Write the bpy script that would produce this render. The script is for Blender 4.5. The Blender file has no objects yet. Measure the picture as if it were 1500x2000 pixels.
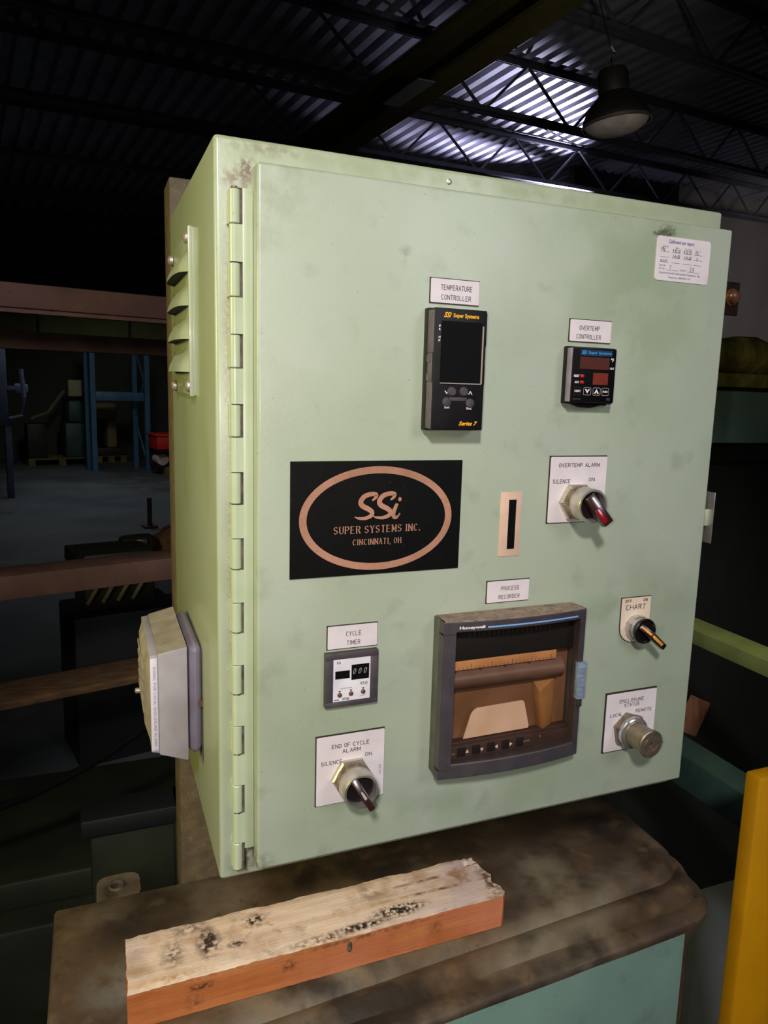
import bpy, bmesh, math, random
from mathutils import Vector, Matrix, Euler
random.seed(7)
sc = bpy.context.scene
COL = sc.collection
R = math.radians
# ------------------------------------------------------------------ camera, world, lights, exposure
cd = bpy.data.cameras.new('camera'); cam = bpy.data.objects.new('camera', cd); COL.objects.link(cam)
cam.location = (-0.11544, -0.58391, 0.41162)
cam.rotation_euler = (1.4074, -0.0338, -0.4009)
cd.sensor_fit = 'VERTICAL'; cd.sensor_height = 36.0; cd.sensor_width = 27.0
cd.lens = 1480.555 / 2000 * 36.0
cd.shift_x = -0.03255; cd.shift_y = -0.00355
cd.clip_start = 0.02; cd.clip_end = 100
sc.camera = cam
w = bpy.data.worlds.new('world'); sc.world = w; w.use_nodes = True
w.node_tree.nodes['Background'].inputs[0].default_value = (0.75, 0.85, 1.0, 1)
w.node_tree.nodes['Background'].inputs[1].default_value = 0.006
sc.view_settings.view_transform = 'Standard'; sc.view_settings.look = 'None'
sc.view_settings.gamma = 1; sc.view_settings.use_curve_mapping = False
sc.view_settings.exposure = 0.0

def lamp(name, kind, loc, energy, color, size=0.1, target=None, spot=60, blend=0.6, size_y=None):
    l = bpy.data.lights.new(name, kind); l.energy = energy; l.color = color
    if kind == 'AREA':
        l.size = size
        if size_y: l.shape = 'RECTANGLE'; l.size_y = size_y
    else: l.shadow_soft_size = size
    if kind == 'SPOT': l.spot_size = R(spot); l.spot_blend = blend
    o = bpy.data.objects.new(name, l); COL.objects.link(o); o.location = loc
    if target is not None:
        o.rotation_euler = (Vector(target) - Vector(loc)).to_track_quat('-Z', 'Y').to_euler()
    return o
def RP(u, v, h):   # point of the pitched roof frame
    U = Vector((.976, .211, .053)).normalized(); V = Vector((-.137, .99, -.042)).normalized(); return tuple(U*u + V*v + U.cross(V).normalized()*h)
lamp('phone_flash', 'POINT', (-0.165, -0.60, 0.425), 7.0, (1.0, 0.965, 0.91), 0.006)
lamp('key_fill', 'SPOT', (-0.70, -1.75, 1.55), 172, (0.98, 0.98, 1.0), 0.10, (0.2, 0.05, 0.08), 42, 0.8)  # added spot that brightens door, timber and table; no such lamp is known
lamp('cool_fill', 'SPOT', (1.3, -2.6, 1.6), 90, (0.86, 0.92, 1.0), 0.5, (0.25, 0.05, 0.1), 36, 0.9)  # added weak cool fill for the bluish ambient; no dock opening in view
lamp('side_fill', 'SPOT', (-1.5, -0.15, 0.75), 62, (1.0, 0.93, 0.30), 0.22, (0.0, 0.25, 0.22), 52, 0.8)  # warm fill added to lift the enclosure's left side
lamp('background_fill', 'SPOT', (-1.3, -0.5, 1.0), 62, (1.0, 0.90, 0.82), 0.15, (-0.25, 1.8, 0.25), 44, 0.9)  # extra spot added so the storage rack beams are bright enough
lamp('background_fill', 'SPOT', (1.5, -0.5, 1.3), 32, (1.0, 0.92, 0.62), 0.15, (1.25, 0.75, -0.7), 46, 1.0)  # weak warm spot added over the floor and rails at right
lamp('roof_light', 'SPOT', RP(8.4, 8.0, 1.9), 4600, (0.74, 0.72, 1.0), 0.05, RP(6.3, 7.2, 3.65), 50, 1.0)
lamp('hall_light', 'SPOT', (-0.5, 9.5, 3.0), 110, (0.88, 0.97, 1.0), 1.0, (0.6, 9.0, -1.1), 120, 0.8)
lamp('back_row_fill', 'SPOT', (0.2, 7.0, 2.0), 85, (0.95, 1.0, 0.95), 0.3, (0.4, 12.0, -0.5), 50, 0.8)  # added spot, brightens the row of objects at the far wall
lamp('wall_fill', 'SPOT', (9.0, 3.0, 1.0), 520, (1.0, 0.93, 0.95), 0.6, (11.8, 10.0, 1.6), 60, 1.0)  # unseen spot added to brighten the right wall
lamp('lens_fill', 'SPOT', (1.7, 0.8, 1.0), 75, (1.0, 0.92, 0.80), 0.1, (3.0, 4.1, 2.4), 38, 1.0)  # dedicated spot added to light the lens of the unlit high-bay lamp

# ------------------------------------------------------------------ materials
def lin(c):
    return tuple(((v/255)/12.92 if v/255 <= .04045 else ((v/255+.055)/1.055)**2.4) for v in c) + (1,)
def mat(name, c1, c2=None, scale=20, rough=.5, metal=0, spec=.5, bump=0, stretch=(1, 1, 1), rng=(.35, .65), coat=0,
        spots=(), speck=None, smudge=None, emit=0, bscale=None, detail=5, rvar=0):
    m = bpy.data.materials.new(name); m.use_nodes = True
    nt = m.node_tree; N = nt.nodes; L = nt.links; b = N['Principled BSDF']
    b.inputs['Roughness'].default_value = rough; b.inputs['Metallic'].default_value = metal; b.inputs['Specular IOR Level'].default_value = spec
    b.inputs['Coat Weight'].default_value = coat; b.inputs['Coat Roughness'].default_value = .12
    tc = N.new('ShaderNodeTexCoord'); mp = N.new('ShaderNodeMapping'); mp.inputs['Scale'].default_value = stretch
    L.new(tc.outputs['Object'], mp.inputs['Vector'])
    def noise(s, vec=mp.outputs['Vector'], d=detail):
        n = N.new('ShaderNodeTexNoise'); n.inputs['Scale'].default_value = s; n.inputs['Detail'].default_value = d
        L.new(vec, n.inputs['Vector']); return n.outputs['Fac']
    def ramp(src, lo, hi, a=0, bb=1):
        r = N.new('ShaderNodeMapRange'); r.inputs[1].default_value = lo; r.inputs[2].default_value = hi
        r.inputs[3].default_value = a; r.inputs[4].default_value = bb; L.new(src, r.inputs[0]); return r.outputs[0]
    def mix(fac, A, B):
        x = N.new('ShaderNodeMix'); x.data_type = 'RGBA'
        L.new(fac, x.inputs[0])
        if hasattr(A, 'is_output'): L.new(A, x.inputs[6])
        else: x.inputs[6].default_value = A
        x.inputs[7].default_value = B; return x.outputs[2]
    col = lin(c1)
    if c2 is not None: col = mix(ramp(noise(scale), *rng), lin(c1), lin(c2))
    if smudge: # (colour, scale, lo, hi, strength)
        for s in (smudge if isinstance(smudge[0], (tuple, list)) and isinstance(smudge[0][0], (tuple, list)) else [smudge]):
            col = mix(ramp(noise(s[1], tc.outputs['Object'], 8), s[2], s[3], 0, s[4]), col, lin(s[0]))
    if speck: col = mix(ramp(noise(speck[1], tc.outputs['Object'], 2), speck[2], speck[3], 0, speck[4]), col, lin(speck[0]))
    if spots: geo = N.new('ShaderNodeNewGeometry')
    for (cen, rad, c, st, ns) in spots:   # dirt, rust and painted shadow, each at one place of the thing
        v1 = N.new('ShaderNodeVectorMath'); v1.operation = 'SUBTRACT'; L.new(geo.outputs['Position'], v1.inputs[0]); v1.inputs[1].default_value = cen
        v2 = N.new('ShaderNodeVectorMath'); v2.operation = 'DIVIDE'; L.new(v1.outputs[0], v2.inputs[0]); v2.inputs[1].default_value = rad
        v3 = N.new('ShaderNodeVectorMath'); v3.operation = 'LENGTH'; L.new(v2.outputs[0], v3.inputs[0])
        f = ramp(v3.outputs['Value'], 1.0, 0.1, 0, 1)
        g = ramp(noise(ns, tc.outputs['Object'], 6), .38, .58)
        mu = N.new('ShaderNodeMath'); mu.operation = 'MULTIPLY'; L.new(f, mu.inputs[0]); L.new(g, mu.inputs[1])
        mv = N.new('ShaderNodeMath'); mv.operation = 'MULTIPLY'; L.new(mu.outputs[0], mv.inputs[0]); mv.inputs[1].default_value = st; mv.use_clamp = True
        col = mix(mv.outputs[0], col, lin(c))
    if hasattr(col, 'is_output'): L.new(col, b.inputs['Base Color'])
    else: b.inputs['Base Color'].default_value = col
    if rvar: L.new(ramp(noise(scale*2), .3, .7, rough-rvar, rough+rvar), b.inputs['Roughness'])
    if bump:
        bn = N.new('ShaderNodeBump'); bn.inputs['Strength'].default_value = 1; bn.inputs['Distance'].default_value = bump
        L.new(noise(bscale or scale*4), bn.inputs['Height']); L.new(bn.outputs[0], b.inputs['Normal'])
    if emit:
        b.inputs['Emission Color'].default_value = lin(c1); b.inputs['Emission Strength'].default_value = emit
    return m
def glassmat(name, tint, gloss=.06, rough=.02):
    m = bpy.data.materials.new(name); m.use_nodes = True; nt = m.node_tree; N = nt.nodes; N.clear()
    o = N.new('ShaderNodeOutputMaterial'); t = N.new('ShaderNodeBsdfTransparent'); g = N.new('ShaderNodeBsdfGlossy'); x = N.new('ShaderNodeMixShader')
    t.inputs[0].default_value = tint + (1,); g.inputs['Roughness'].default_value = rough; x.inputs[0].default_value = gloss
    nt.links.new(t.outputs[0], x.inputs[1]); nt.links.new(g.outputs[0], x.inputs[2]); nt.links.new(x.outputs[0], o.inputs[0]); return m

PAINT = (163, 168, 150)
M = {}
rust = (122, 104, 76)
M['door_paint'] = mat('green_enamel_door', PAINT, (156, 163, 140), 5, .42, coat=.10, smudge=[((140, 146, 120), 9, .50, .75, .55), ((124, 130, 106), 34, .58, .8, .5)],
    speck=((96, 100, 80), 330, .68, .76, .45), spots=[((.118, -.0, .512), (.008, .02, .012), (120, 126, 108), .8, 90), ((.378, 0, .557), (.013, .02, .008), (70, 52, 34), 1.5, 300),
    ((.372, 0, .5545), (.013, .02, .004), (52, 36, 22), 3.0, 300), ((.0, .0, .0), (.02, .04, .02), (112, 104, 82), 1.0, 160), ((.01, 0, .55), (.05, .03, .05), (138, 146, 118), .8, 60), ((.34, 0, .5), (.12, .03, .16), (128, 142, 108), .55, 18),
    ((.3, 0, .20), (.22, .03, .02), (128, 140, 108), .5, 30), ((.2, 0, .03), (.26, .03, .03), (132, 146, 116), .5, 26)], bump=.00012, bscale=260)
M['box_paint'] = mat('green_enamel_box', PAINT, (158, 164, 132), 6, .36, coat=.18, smudge=[((144, 150, 116), 12, .55, .75, .4)],
    speck=((110, 108, 84), 300, .69, .77, .5), spots=[((-.008, .0268, .559), (.02, .012, .010), rust, 1.3, 210), ((-.003, .0268, .566), (.010, .012, .014), (104, 84, 60), 1.4, 260),
    ((-.016, .0268, .45), (.006, .012, .12), (150, 128, 100), .95, 300), ((-.016, .0268, .25), (.005, .012, .2), (150, 132, 104), .7, 340), ((-.006, .0268, -.004), (.018, .012, .02), (120, 108, 80), 1.2, 170),
    ((.01, .0268, .583), (.05, .012, .007), (132, 128, 100), 1.1, 160), ((.2, .0268, .58), (.3, .012, .012), (136, 146, 112), .7, 60)], bump=.0001, bscale=240)
M['hinge'] = mat('green_enamel_hinge', (176, 182, 152), (168, 176, 144), 30, .34, coat=.25, speck=((120, 110, 84), 300, .7, .78, .4))
M['slot_dark'] = mat('dark_gap', (58, 50, 42), (98, 88, 74), 120, .8)  # mottled dark colour for the hinge gaps, nail hole and keyway
M['gasket'] = mat('dark_gasket', (28, 27, 22), (44, 40, 32), 60, .8)
M['steel'] = mat('dull_screw_steel', (186, 172, 164), (156, 142, 132), 200, .4, .5, bump=.0001)
M['zinc'] = mat('satin_zinc', (216, 208, 198), (190, 182, 170), 60, .38, .86)
M['zinc_dark'] = mat('aged_nickel', (150, 136, 118), (124, 108, 90), 80, .38, .75)
M['chrome'] = mat('chrome', (206, 202, 198), (176, 168, 160), 60, .2, .8)
M['knurl'] = mat('knurled_metal', (140, 124, 104), (96, 80, 64), 160, .4, .6)
M['plate'] = mat('white_laminate', (214, 200, 200), (204, 190, 190), 40, .45, smudge=((178, 160, 150), 50, .62, .8, .4))
M['plate_warm'] = mat('cream_laminate', (214, 192, 172), (206, 182, 160), 50, .5)
M['plate_core'] = mat('black_laminate_core', (38, 30, 28), rough=.5)
M['ink'] = mat('black_engraving', (40, 32, 40), rough=.7)
M['ink_dark'] = mat('black_marker', (24, 18, 16), rough=.6)
M['ink_blue'] = mat('blue_print', (62, 54, 132), rough=.6)
M['ink_grey'] = mat('grey_print', (120, 108, 128), rough=.6)
M['black_vinyl'] = mat('black_sign_face', (12, 11, 11), (15, 14, 13), 60, .8, spec=.1, speck=((44, 40, 36), 240, .72, .78, .5))
M['copper'] = mat('coppery_print', (176, 124, 102), (150, 104, 78), 26, .55, smudge=((158, 112, 74), 90, .5, .7, .6), speck=((122, 84, 66), 600, .6, .7, .5))
M['beige_tape'] = mat('beige_label_stock', (206, 170, 148), (198, 160, 136), 60, .6)
M['blk_plastic'] = mat('black_plastic', (16, 14, 15), (22, 19, 20), 80, .5, spec=.25)
M['blk_gloss'] = mat('black_glossy_film', (6, 6, 7), rough=.6, spec=.12)
M['grey_plastic'] = mat('dusty_grey_plastic', (92, 82, 88), (76, 66, 70), 90, .55, bump=.0001)
M['grey_plastic_light'] = mat('pale_violet_grey_plastic', (152, 140, 148), (132, 118, 124), 70, .5)
M['rubber'] = mat('grey_rubber_button', (66, 56, 60), (54, 46, 50), 90, .7)
M['yellow_ink'] = mat('amber_print', (236, 164, 22), rough=.5)
M['blue_ink'] = mat('sky_blue_print', (58, 150, 208), rough=.5)
M['blue_line'] = mat('pale_blue_line', (120, 162, 214), rough=.5)
M['timer_frame'] = mat('charcoal_timer_frame', (72, 62, 66), (60, 52, 55), 90, .6)
M['blue_bar'] = mat('navy_band', (14, 40, 70), rough=.5)
M['white_ink'] = mat('white_print', (222, 208, 212), rough=.5)
M['white_dim'] = mat('dim_white_print', (150, 136, 134), rough=.6)
M['lcd_frame'] = mat('pale_screen_bevel', (150, 134, 126), rough=.4)
M['red_win'] = mat('dark_red_window', (76, 30, 20), (68, 26, 18), 120, .4)
M['red_win2'] = mat('red_window', (112, 38, 20), (100, 32, 18), 120, .4)
M['red_led'] = mat('red_lens', (176, 34, 40), rough=.25)
M['rec_body'] = mat('dark_grey_housing', (76, 78, 72), (66, 66, 62), 60, .55)
M['rec_frame'] = mat('charcoal_door_frame', (66, 58, 62), (56, 50, 54), 70, .45)
M['rec_dust'] = mat('dust_on_grey', (142, 122, 106), (116, 98, 86), 60, .85, speck=((70, 60, 58), 260, .55, .65, .6))
M['rec_glass'] = glassmat('smoked_amber_glass', (.90, .80, .73), .04)
M['rec_black'] = mat('matt_black_panel', (10, 10, 10), rough=.8)
M['rec_mark'] = mat('faint_scale_mark', (56, 56, 52), rough=.8)
M['rec_cream'] = mat('cream_scale_strip', (200, 152, 104), (184, 134, 86), 60, .6)
M['rec_roll'] = mat('tinted_chart_cover', (116, 92, 82), (102, 80, 70), 40, .4)
M['rec_tray'] = mat('brown_chart_tray', (122, 90, 66), (104, 76, 52), 24, .55)
M['rec_tray2'] = mat('amber_side_wall', (160, 116, 70), (130, 92, 54), 30, .6)
M['paper'] = mat('pinkish_chart_paper', (220, 194, 170), (210, 182, 156), 40, .7)
M['rec_keys'] = mat('dark_brown_key_strip', (66, 48, 44), (54, 40, 36), 50, .6)
M['clip'] = mat('pale_blue_catch', (120, 138, 156), (98, 112, 132), 160, .5)
M['timer_face'] = mat('white_timer_face', (222, 214, 216), (208, 198, 200), 60, .45)
M['screw_brown'] = mat('brown_adjuster', (96, 64, 52), rough=.4)
M['horn'] = mat('dusty_grey_alarm_plastic', (156, 148, 154), (144, 135, 140), 30, .5, smudge=((140, 126, 112), 34, .5, .7, .5))
M['horn_top'] = mat('dust_covered_plastic', (150, 138, 124), (126, 112, 96), 50, .85)
M['horn_base'] = mat('violet_grey_plastic', (128, 118, 132), (114, 102, 116), 30, .4)
M['tape'] = mat('white_label_tape', (206, 196, 206), rough=.5)
M['lever'] = mat('dark_red_brown_lever', (52, 24, 22), (38, 18, 16), 60, .25, coat=.4)
M['lever_red'] = mat('translucent_red_insert', (128, 12, 26), rough=.2, coat=.6)
M['lever_blk'] = mat('black_lever', (18, 15, 14), rough=.3, coat=.3)
M['orange'] = mat('orange_pointer_stripe', (206, 138, 60), (190, 122, 48), 200, .5)
M['dish'] = mat('dark_dish', (26, 16, 16), rough=.4)
M['wood_top'] = mat('weathered_pine_top', (238, 210, 190), (214, 176, 146), 10, .8, stretch=(.4, 6, 6), bump=.0006, bscale=110,
    smudge=[((206, 180, 176), 9, .48, .66, .85), ((164, 124, 94), 26, .52, .72, .7), ((120, 92, 74), 60, .60, .74, .55)],
    spots=[((-.017, .186, -.204), (.016, .034, .03), (62, 44, 40), 1.6, 130), ((-.034, .215, -.204), (.03, .014, .03), (128, 102, 92), 1.2, 150), ((-.055, .18, -.204), (.016, .03, .03), (120, 96, 88), 1.1, 170),
    ((.036, .202, -.204), (.018, .014, .03), (44, 32, 28), 1.7, 180), ((.012, .172, -.204), (.014, .008, .03), (84, 66, 58), 1.4, 220),
    ((.145, .150, -.204), (.045, .008, .03), (52, 36, 26), 1.7, 200), ((.20, .160, -.204), (.045, .014, .03), (46, 34, 26), 1.7, 220), ((.10, .146, -.204), (.05, .009, .03), (124, 84, 54), 1.3, 180),
    ((.256, .178, -.204), (.09, .004, .03), (120, 86, 62), 1.3, 60), ((.25, .20, -.204), (.07, .004, .03), (116, 84, 62), 1.2, 60), ((.18, .20, -.204), (.04, .03, .03), (156, 122, 96), 1, 60), ((.29, .19, -.204), (.03, .025, .03), (160, 118, 88), 1.1, 60),
    ((-.06, .146, -.204), (.06, .008, .03), (200, 150, 104), 1, 120), ((.325, .17, -.204), (.012, .05, .03), (110, 80, 56), 1.3, 200)])
M['wood_side'] = mat('pine_edge_grain', (190, 112, 60), (166, 88, 38), 12, .65, stretch=(.5, 5, 5), bump=.0005, bscale=60,
    smudge=[((204, 124, 88), 7, .45, .7, .7)], spots=[((.062, .139, -.219), (.012, .02, .010), (112, 62, 32), 1.4, 120), ((.237, .139, -.222), (.012, .02, .012), (140, 84, 34), 1.3, 120),
    ((-.03, .139, -.216), (.02, .02, .006), (96, 56, 34), 1.5, 190), ((-.038, .139, -.232), (.012, .02, .012), (130, 74, 48), 1.2, 160), ((.14, .139, -.208), (.14, .02, .004), (130, 80, 40), 1.1, 160), ((.20, .139, -.222), (.03, .02, .012), (190, 124, 58), 1, 60),
    ((.0, .139, -.206), (.12, .02, .004), (190, 130, 84), 1, 160)])
M['table'] = mat('grimy_brown_steel', (94, 73, 52), (54, 41, 32), 9, .62, smudge=[((138, 124, 104), 7, .50, .70, .7), ((38, 28, 22), 11, .50, .64, .85), ((120, 92, 62), 34, .58, .74, .55), ((30, 24, 20), 60, .62, .74, .5)],
    speck=((150, 140, 128), 300, .74, .80, .35), bump=.0007, bscale=80, spots=[((.43, .17, -.245), (.06, .12, .05), (128, 114, 92), 1, 30), ((-.10, .20, -.245), (.06, .06, .05), (120, 116, 110), .9, 26), ((.34, .19, -.245), (.05, .07, .05), (40, 32, 30), 1, 16)])  # last spot: stain and painted shadow beside the timber's right end
M['teal_panel'] = mat('faded_teal_panel', (120, 146, 132), (110, 134, 122), 8, .5, smudge=((88, 104, 94), 22, .56, .75, .6), speck=((70, 74, 60), 200, .7, .76, .4))
M['beam'] = mat('brown_painted_post', (100, 84, 60), (82, 68, 50), 60, .6, bump=.0006, bscale=180, speck=((140, 120, 100), 260, .64, .74, .4))
M['rack'] = mat('rusty_orange_steel', (132, 96, 74), (108, 80, 66), 12, .65, smudge=((120, 88, 88), 5, .45, .7, .8), speck=((60, 44, 36), 90, .66, .74, .5))
M['rack_dark'] = mat('dark_brown_steel', (92, 66, 50), (70, 50, 38), 12, .7)
M['board'] = mat('dusty_board', (128, 96, 62), (96, 70, 46), 16, .8, stretch=(1, 4, 4))
M['copper_metal'] = mat('bare_coppery_steel', (200, 140, 106), (130, 84, 60), 60, .3, .5, stretch=(1, 1, .2))
M['bracket'] = mat('dark_brown_bracket', (70, 50, 36), (54, 38, 28), 60, .5)
M['floor'] = mat('sealed_concrete', (104, 108, 110), (84, 88, 90), 1.2, .6, smudge=[((64, 66, 62), .6, .45, .6, .8), ((120, 126, 130), 3, .55, .7, .4)], bump=.001, bscale=12)
M['wall'] = mat('dark_block_wall', (78, 78, 68), (66, 66, 58), 1.5, .9)
M['wall_pale'] = mat('dirty_white_wall', (128, 122, 122), (112, 108, 104), .9, .9)
M['wall_band'] = mat('olive_wall_panel', (164, 164, 108), (144, 146, 92), 2, .8)
M['deck'] = mat('galvanised_deck', (168, 168, 178), (140, 140, 150), 2, .5, .1)
M['joist'] = mat('painted_joist_steel', (96, 98, 108), (78, 80, 90), 3, .5)
M['girder'] = mat('olive_brown_girder', (96, 88, 44), (78, 72, 38), 3, .7)
M['lamp_glass'] = mat('frosted_lamp_glass', (226, 214, 206), (196, 184, 176), 12, .35)
M['dark_metal'] = mat('dark_housing', (40, 36, 32), rough=.6)
M['mach_green'] = mat('dark_machine_green', (42, 44, 24), (30, 32, 18), 6, .55, smudge=((24, 26, 18), 8, .5, .7, .8))
M['mach_teal'] = mat('dark_teal_machine', (56, 92, 84), (44, 74, 68), 5, .5, smudge=((30, 40, 36), 8, .5, .7, .6))
M['rail_olive'] = mat('olive_green_rail', (128, 136, 74), (108, 116, 64), 10, .6)
M['rail_teal'] = mat('teal_green_rail', (52, 76, 66), (42, 62, 56), 10, .6)
M['teal_sheet'] = mat('grey_teal_sheet', (116, 142, 142), (98, 122, 122), 6, .5)
M['black_sheet'] = mat('black_sheet', (16, 18, 18), (22, 24, 22), 6, .6)
M['pipe'] = mat('mossy_dirty_lagging', (132, 122, 66), (86, 84, 44), 16, .9, bump=.006, bscale=30, smudge=((150, 126, 84), 26, .55, .7, .7))
M['yellow'] = mat('safety_yellow_paint', (200, 138, 6), (188, 128, 5), 8, .45, smudge=((166, 108, 8), 20, .58, .75, .5))
M['rack_blue'] = mat('blue_rack_paint', (64, 106, 134), (54, 90, 116), 6, .5)
M['pale_blue'] = mat('pale_machine_grey', (130, 140, 168), (104, 112, 138), 6, .5)
M['beige'] = mat('beige_machine_paint', (140, 122, 78), (108, 96, 62), 4, .6)
M['cream_box'] = mat('cream_control_box', (176, 160, 122), rough=.6)
M['red'] = mat('red_bin', (190, 24, 22), rough=.5)
M['white_roll'] = mat('white_roll_ends', (214, 190, 180), (190, 168, 158), 8, .7)
M['pallet'] = mat('pallet_wood', (132, 112, 58), (104, 88, 48), 6, .8)
M['cable'] = mat('black_cable', (6, 6, 6), rough=.9, spec=.1)
M['cloth'] = mat('brown_tarpaulin', (120, 84, 44), (84, 60, 34), 9, .85, bump=.01, bscale=12)
M['win_glass'] = mat('dark_teal_window', (22, 40, 40), rough=.2)

# ------------------------------------------------------------------ mesh helpers
ORG = {}
class MB:
    def __init__(s): s.bm = bmesh.new()
    def merge(s, b, mi=0):
        n = len(s.bm.verts); vs = [s.bm.verts.new(v.co) for v in b.verts]; b.verts.index_update()
        for f in b.faces:
            try: nf = s.bm.faces.new([vs[v.index] for v in f.verts]); nf.material_index = max(mi, f.material_index)
            except ValueError: pass
        b.free(); return s
    def poly(s, pts, mi=0):
        f = s.bm.faces.new([s.bm.verts.new(p) for p in pts]); f.material_index = mi; return s
    def hexa(s, P, bev=0, seg=2, mi=0):
        b = bmesh.new(); v = [b.verts.new(p) for p in P]
        for q in ((0, 3, 2, 1), (4, 5, 6, 7), (0, 1, 5, 4), (1, 2, 6, 5), (2, 3, 7, 6), (3, 0, 4, 7)): b.faces.new([v[i] for i in q])
        if bev: bmesh.ops.bevel(b, geom=list(b.edges), offset=bev, segments=seg, affect='EDGES', profile=.5)
        return s.merge(b, mi)
    def box(s, lo, hi, bev=0, seg=2, mi=0):
        (a, b, c), (d, e, f) = lo, hi
        return s.hexa([(a, b, c), (d, b, c), (d, e, c), (a, e, c), (a, b, f), (d, b, f), (d, e, f), (a, e, f)], bev, seg, mi)
    def lathe(s, prof, n=32, c=(0, 0, 0), axis='y', mi=0, flute=0, capped=True):
        # prof: (radius, distance along the axis)
        rings = []
        for i, (r, h) in enumerate(prof):
            ring = []
            for k in range(n):
                a = 2*math.pi*k/n; rr = r*(1 - flute*(k % 2))
                x, y = rr*math.cos(a), rr*math.sin(a)
                p = {'y': (x, h, y), 'z': (x, y, h), 'x': (h, x, y)}[axis]
                ring.append(s.bm.verts.new((c[0]+p[0], c[1]+p[1], c[2]+p[2])))
            rings.append(ring)
        for a, b in zip(rings, rings[1:]):
            for k in range(n):
                f = s.bm.faces.new((a[k], a[(k+1) % n], b[(k+1) % n], b[k])); f.material_index = mi
        if capped:
            for r in (rings[0], rings[-1]):
                try: f = s.bm.faces.new(r); f.material_index = mi
                except ValueError: pass
        return s
    def tube(s, pts, r, n=10, mi=0, cap=True):
        pts = [Vector(p) for p in pts]; rings = []; rs = r if isinstance(r, (list, tuple)) else [r]*len(pts)
        up = Vector((0, 0, 1))
        for i, p in enumerate(pts):
            t = (pts[min(i+1, len(pts)-1)] - pts[max(i-1, 0)]).normalized()
            u = t.cross(up)
            if u.length < .05: u = t.cross(Vector((1, 0, 0)))
            u.normalize(); v = t.cross(u)
            rings.append([s.bm.verts.new(p + (u*math.cos(2*math.pi*k/n) + v*math.sin(2*math.pi*k/n))*rs[i]) for k in range(n)])
        for a, b in zip(rings, rings[1:]):
            for k in range(n): s.bm.faces.new((a[k], a[(k+1) % n], b[(k+1) % n], b[k])).material_index = mi
        if cap:
            for q in (rings[0], rings[-1]): s.bm.faces.new(q).material_index = mi
        return s
    def prism(s, pts, ax, a, b, bev=0, mi=0):
        # outline in the two other axes, extruded along ax from a to b
        t = bmesh.new()
        def P(p, h): return {'x': (h, p[0], p[1]), 'y': (p[0], h, p[1]), 'z': (p[0], p[1], h)}[ax]
        A = [t.verts.new(P(p, a)) for p in pts]; B = [t.verts.new(P(p, b)) for p in pts]
        t.faces.new(A); t.faces.new(B[::-1]); n = len(pts)
        for k in range(n): t.faces.new((A[k], B[k], B[(k+1) % n], A[(k+1) % n]))
        if bev: bmesh.ops.bevel(t, geom=list(t.edges), offset=bev, segments=2, affect='EDGES', profile=.5)
        return s.merge(t, mi)
    def xf(s, m): bmesh.ops.transform(s.bm, matrix=m, verts=s.bm.verts); return s
    def rot(s, cen, ang, axis): 
        c = Matrix.Translation(cen); return s.xf(c @ Matrix.Rotation(ang, 4, axis) @ c.inverted())
def link(name, me, parent):
    o = bpy.data.objects.new(name, me); COL.objects.link(o)
    if parent is not None: o.parent = parent
    return o
def part(name, mb, mats, parent=None, label=None, world=True, angle=.6):
    """links the mesh; world=True: the mesh was drawn in world coordinates and is moved into the thing's own space"""
    org = ORG.get(parent.name, Vector((0, 0, 0))) if parent is not None else Vector((0, 0, 0))
    if world and org.length: bmesh.ops.translate(mb.bm, vec=-org, verts=mb.bm.verts)
    bmesh.ops.recalc_face_normals(mb.bm, faces=mb.bm.faces)
    me = bpy.data.meshes.new(name); mb.bm.to_mesh(me); mb.bm.free()
    for m in (mats if isinstance(mats, (list, tuple)) else [mats]): me.materials.append(m)
    for p in me.polygons: p.use_smooth = True
    me.set_sharp_from_angle(angle=angle)
    o = link(name, me, parent); ORG[o.name] = org
    if label: o['label'] = label
    return o
def tag(o, label, cat, group=None, kind=None):
    if label: o['label'] = label
    if cat: o['category'] = cat
    if group: o['group'] = group
    if kind: o['kind'] = kind
    return o
def thing(name, loc, label, cat, group=None, rz=0):
    o = bpy.data.objects.new(name, None); COL.objects.link(o); o.location = loc; o.rotation_euler = (0, 0, rz)
    o.empty_display_size = .05; ORG[o.name] = Vector(loc) if rz == 0 else Vector((0, 0, 0))
    return tag(o, label, cat, group)
def single(name, mb, mats, loc, label, cat, group=None, **k):
    """a thing that is one mesh, its origin at loc"""
    bmesh.ops.translate(mb.bm, vec=-Vector(loc), verts=mb.bm.verts)
    o = part(name, mb, mats, None, **k); o.location = loc; ORG[o.name] = Vector(loc)
    return tag(o, label, cat, group)
def struct(name, mb, mats, parent=None, label=None):
    o = part(name, mb, mats, parent, world=True); 
    if parent is None: o['kind'] = 'structure'
    if label: o['label'] = label
    return o

# ------------------------------------------------------------------ writing
def ptext(mb, body, x0, x1, z0, z1, y, shear=0, bold=0, mi=0, plane='xz'):
    cu = bpy.data.curves.new('t', 'FONT'); cu.body = body; cu.size = 1; cu.shear = shear; cu.offset = bold; cu.resolution_u = 3
    ob = bpy.data.objects.new('t', cu); COL.objects.link(ob)
    me = bpy.data.meshes.new_from_object(ob.evaluated_get(bpy.context.evaluated_depsgraph_get()))
    vs = [v.co for v in me.vertices]
    a0, a1 = min(v.x for v in vs), max(v.x for v in vs); b0, b1 = min(v.y for v in vs), max(v.y for v in vs)
    nv = [mb.bm.verts.new((x0+(v.x-a0)/(a1-a0)*(x1-x0), y, z0+(v.y-b0)/(b1-b0)*(z1-z0))) for v in vs]
    for p in me.polygons:
        try: mb.bm.faces.new([nv[i] for i in p.vertices]).material_index = mi
        except ValueError: pass
    bpy.data.objects.remove(ob); bpy.data.curves.remove(cu); bpy.data.meshes.remove(me)
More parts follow.
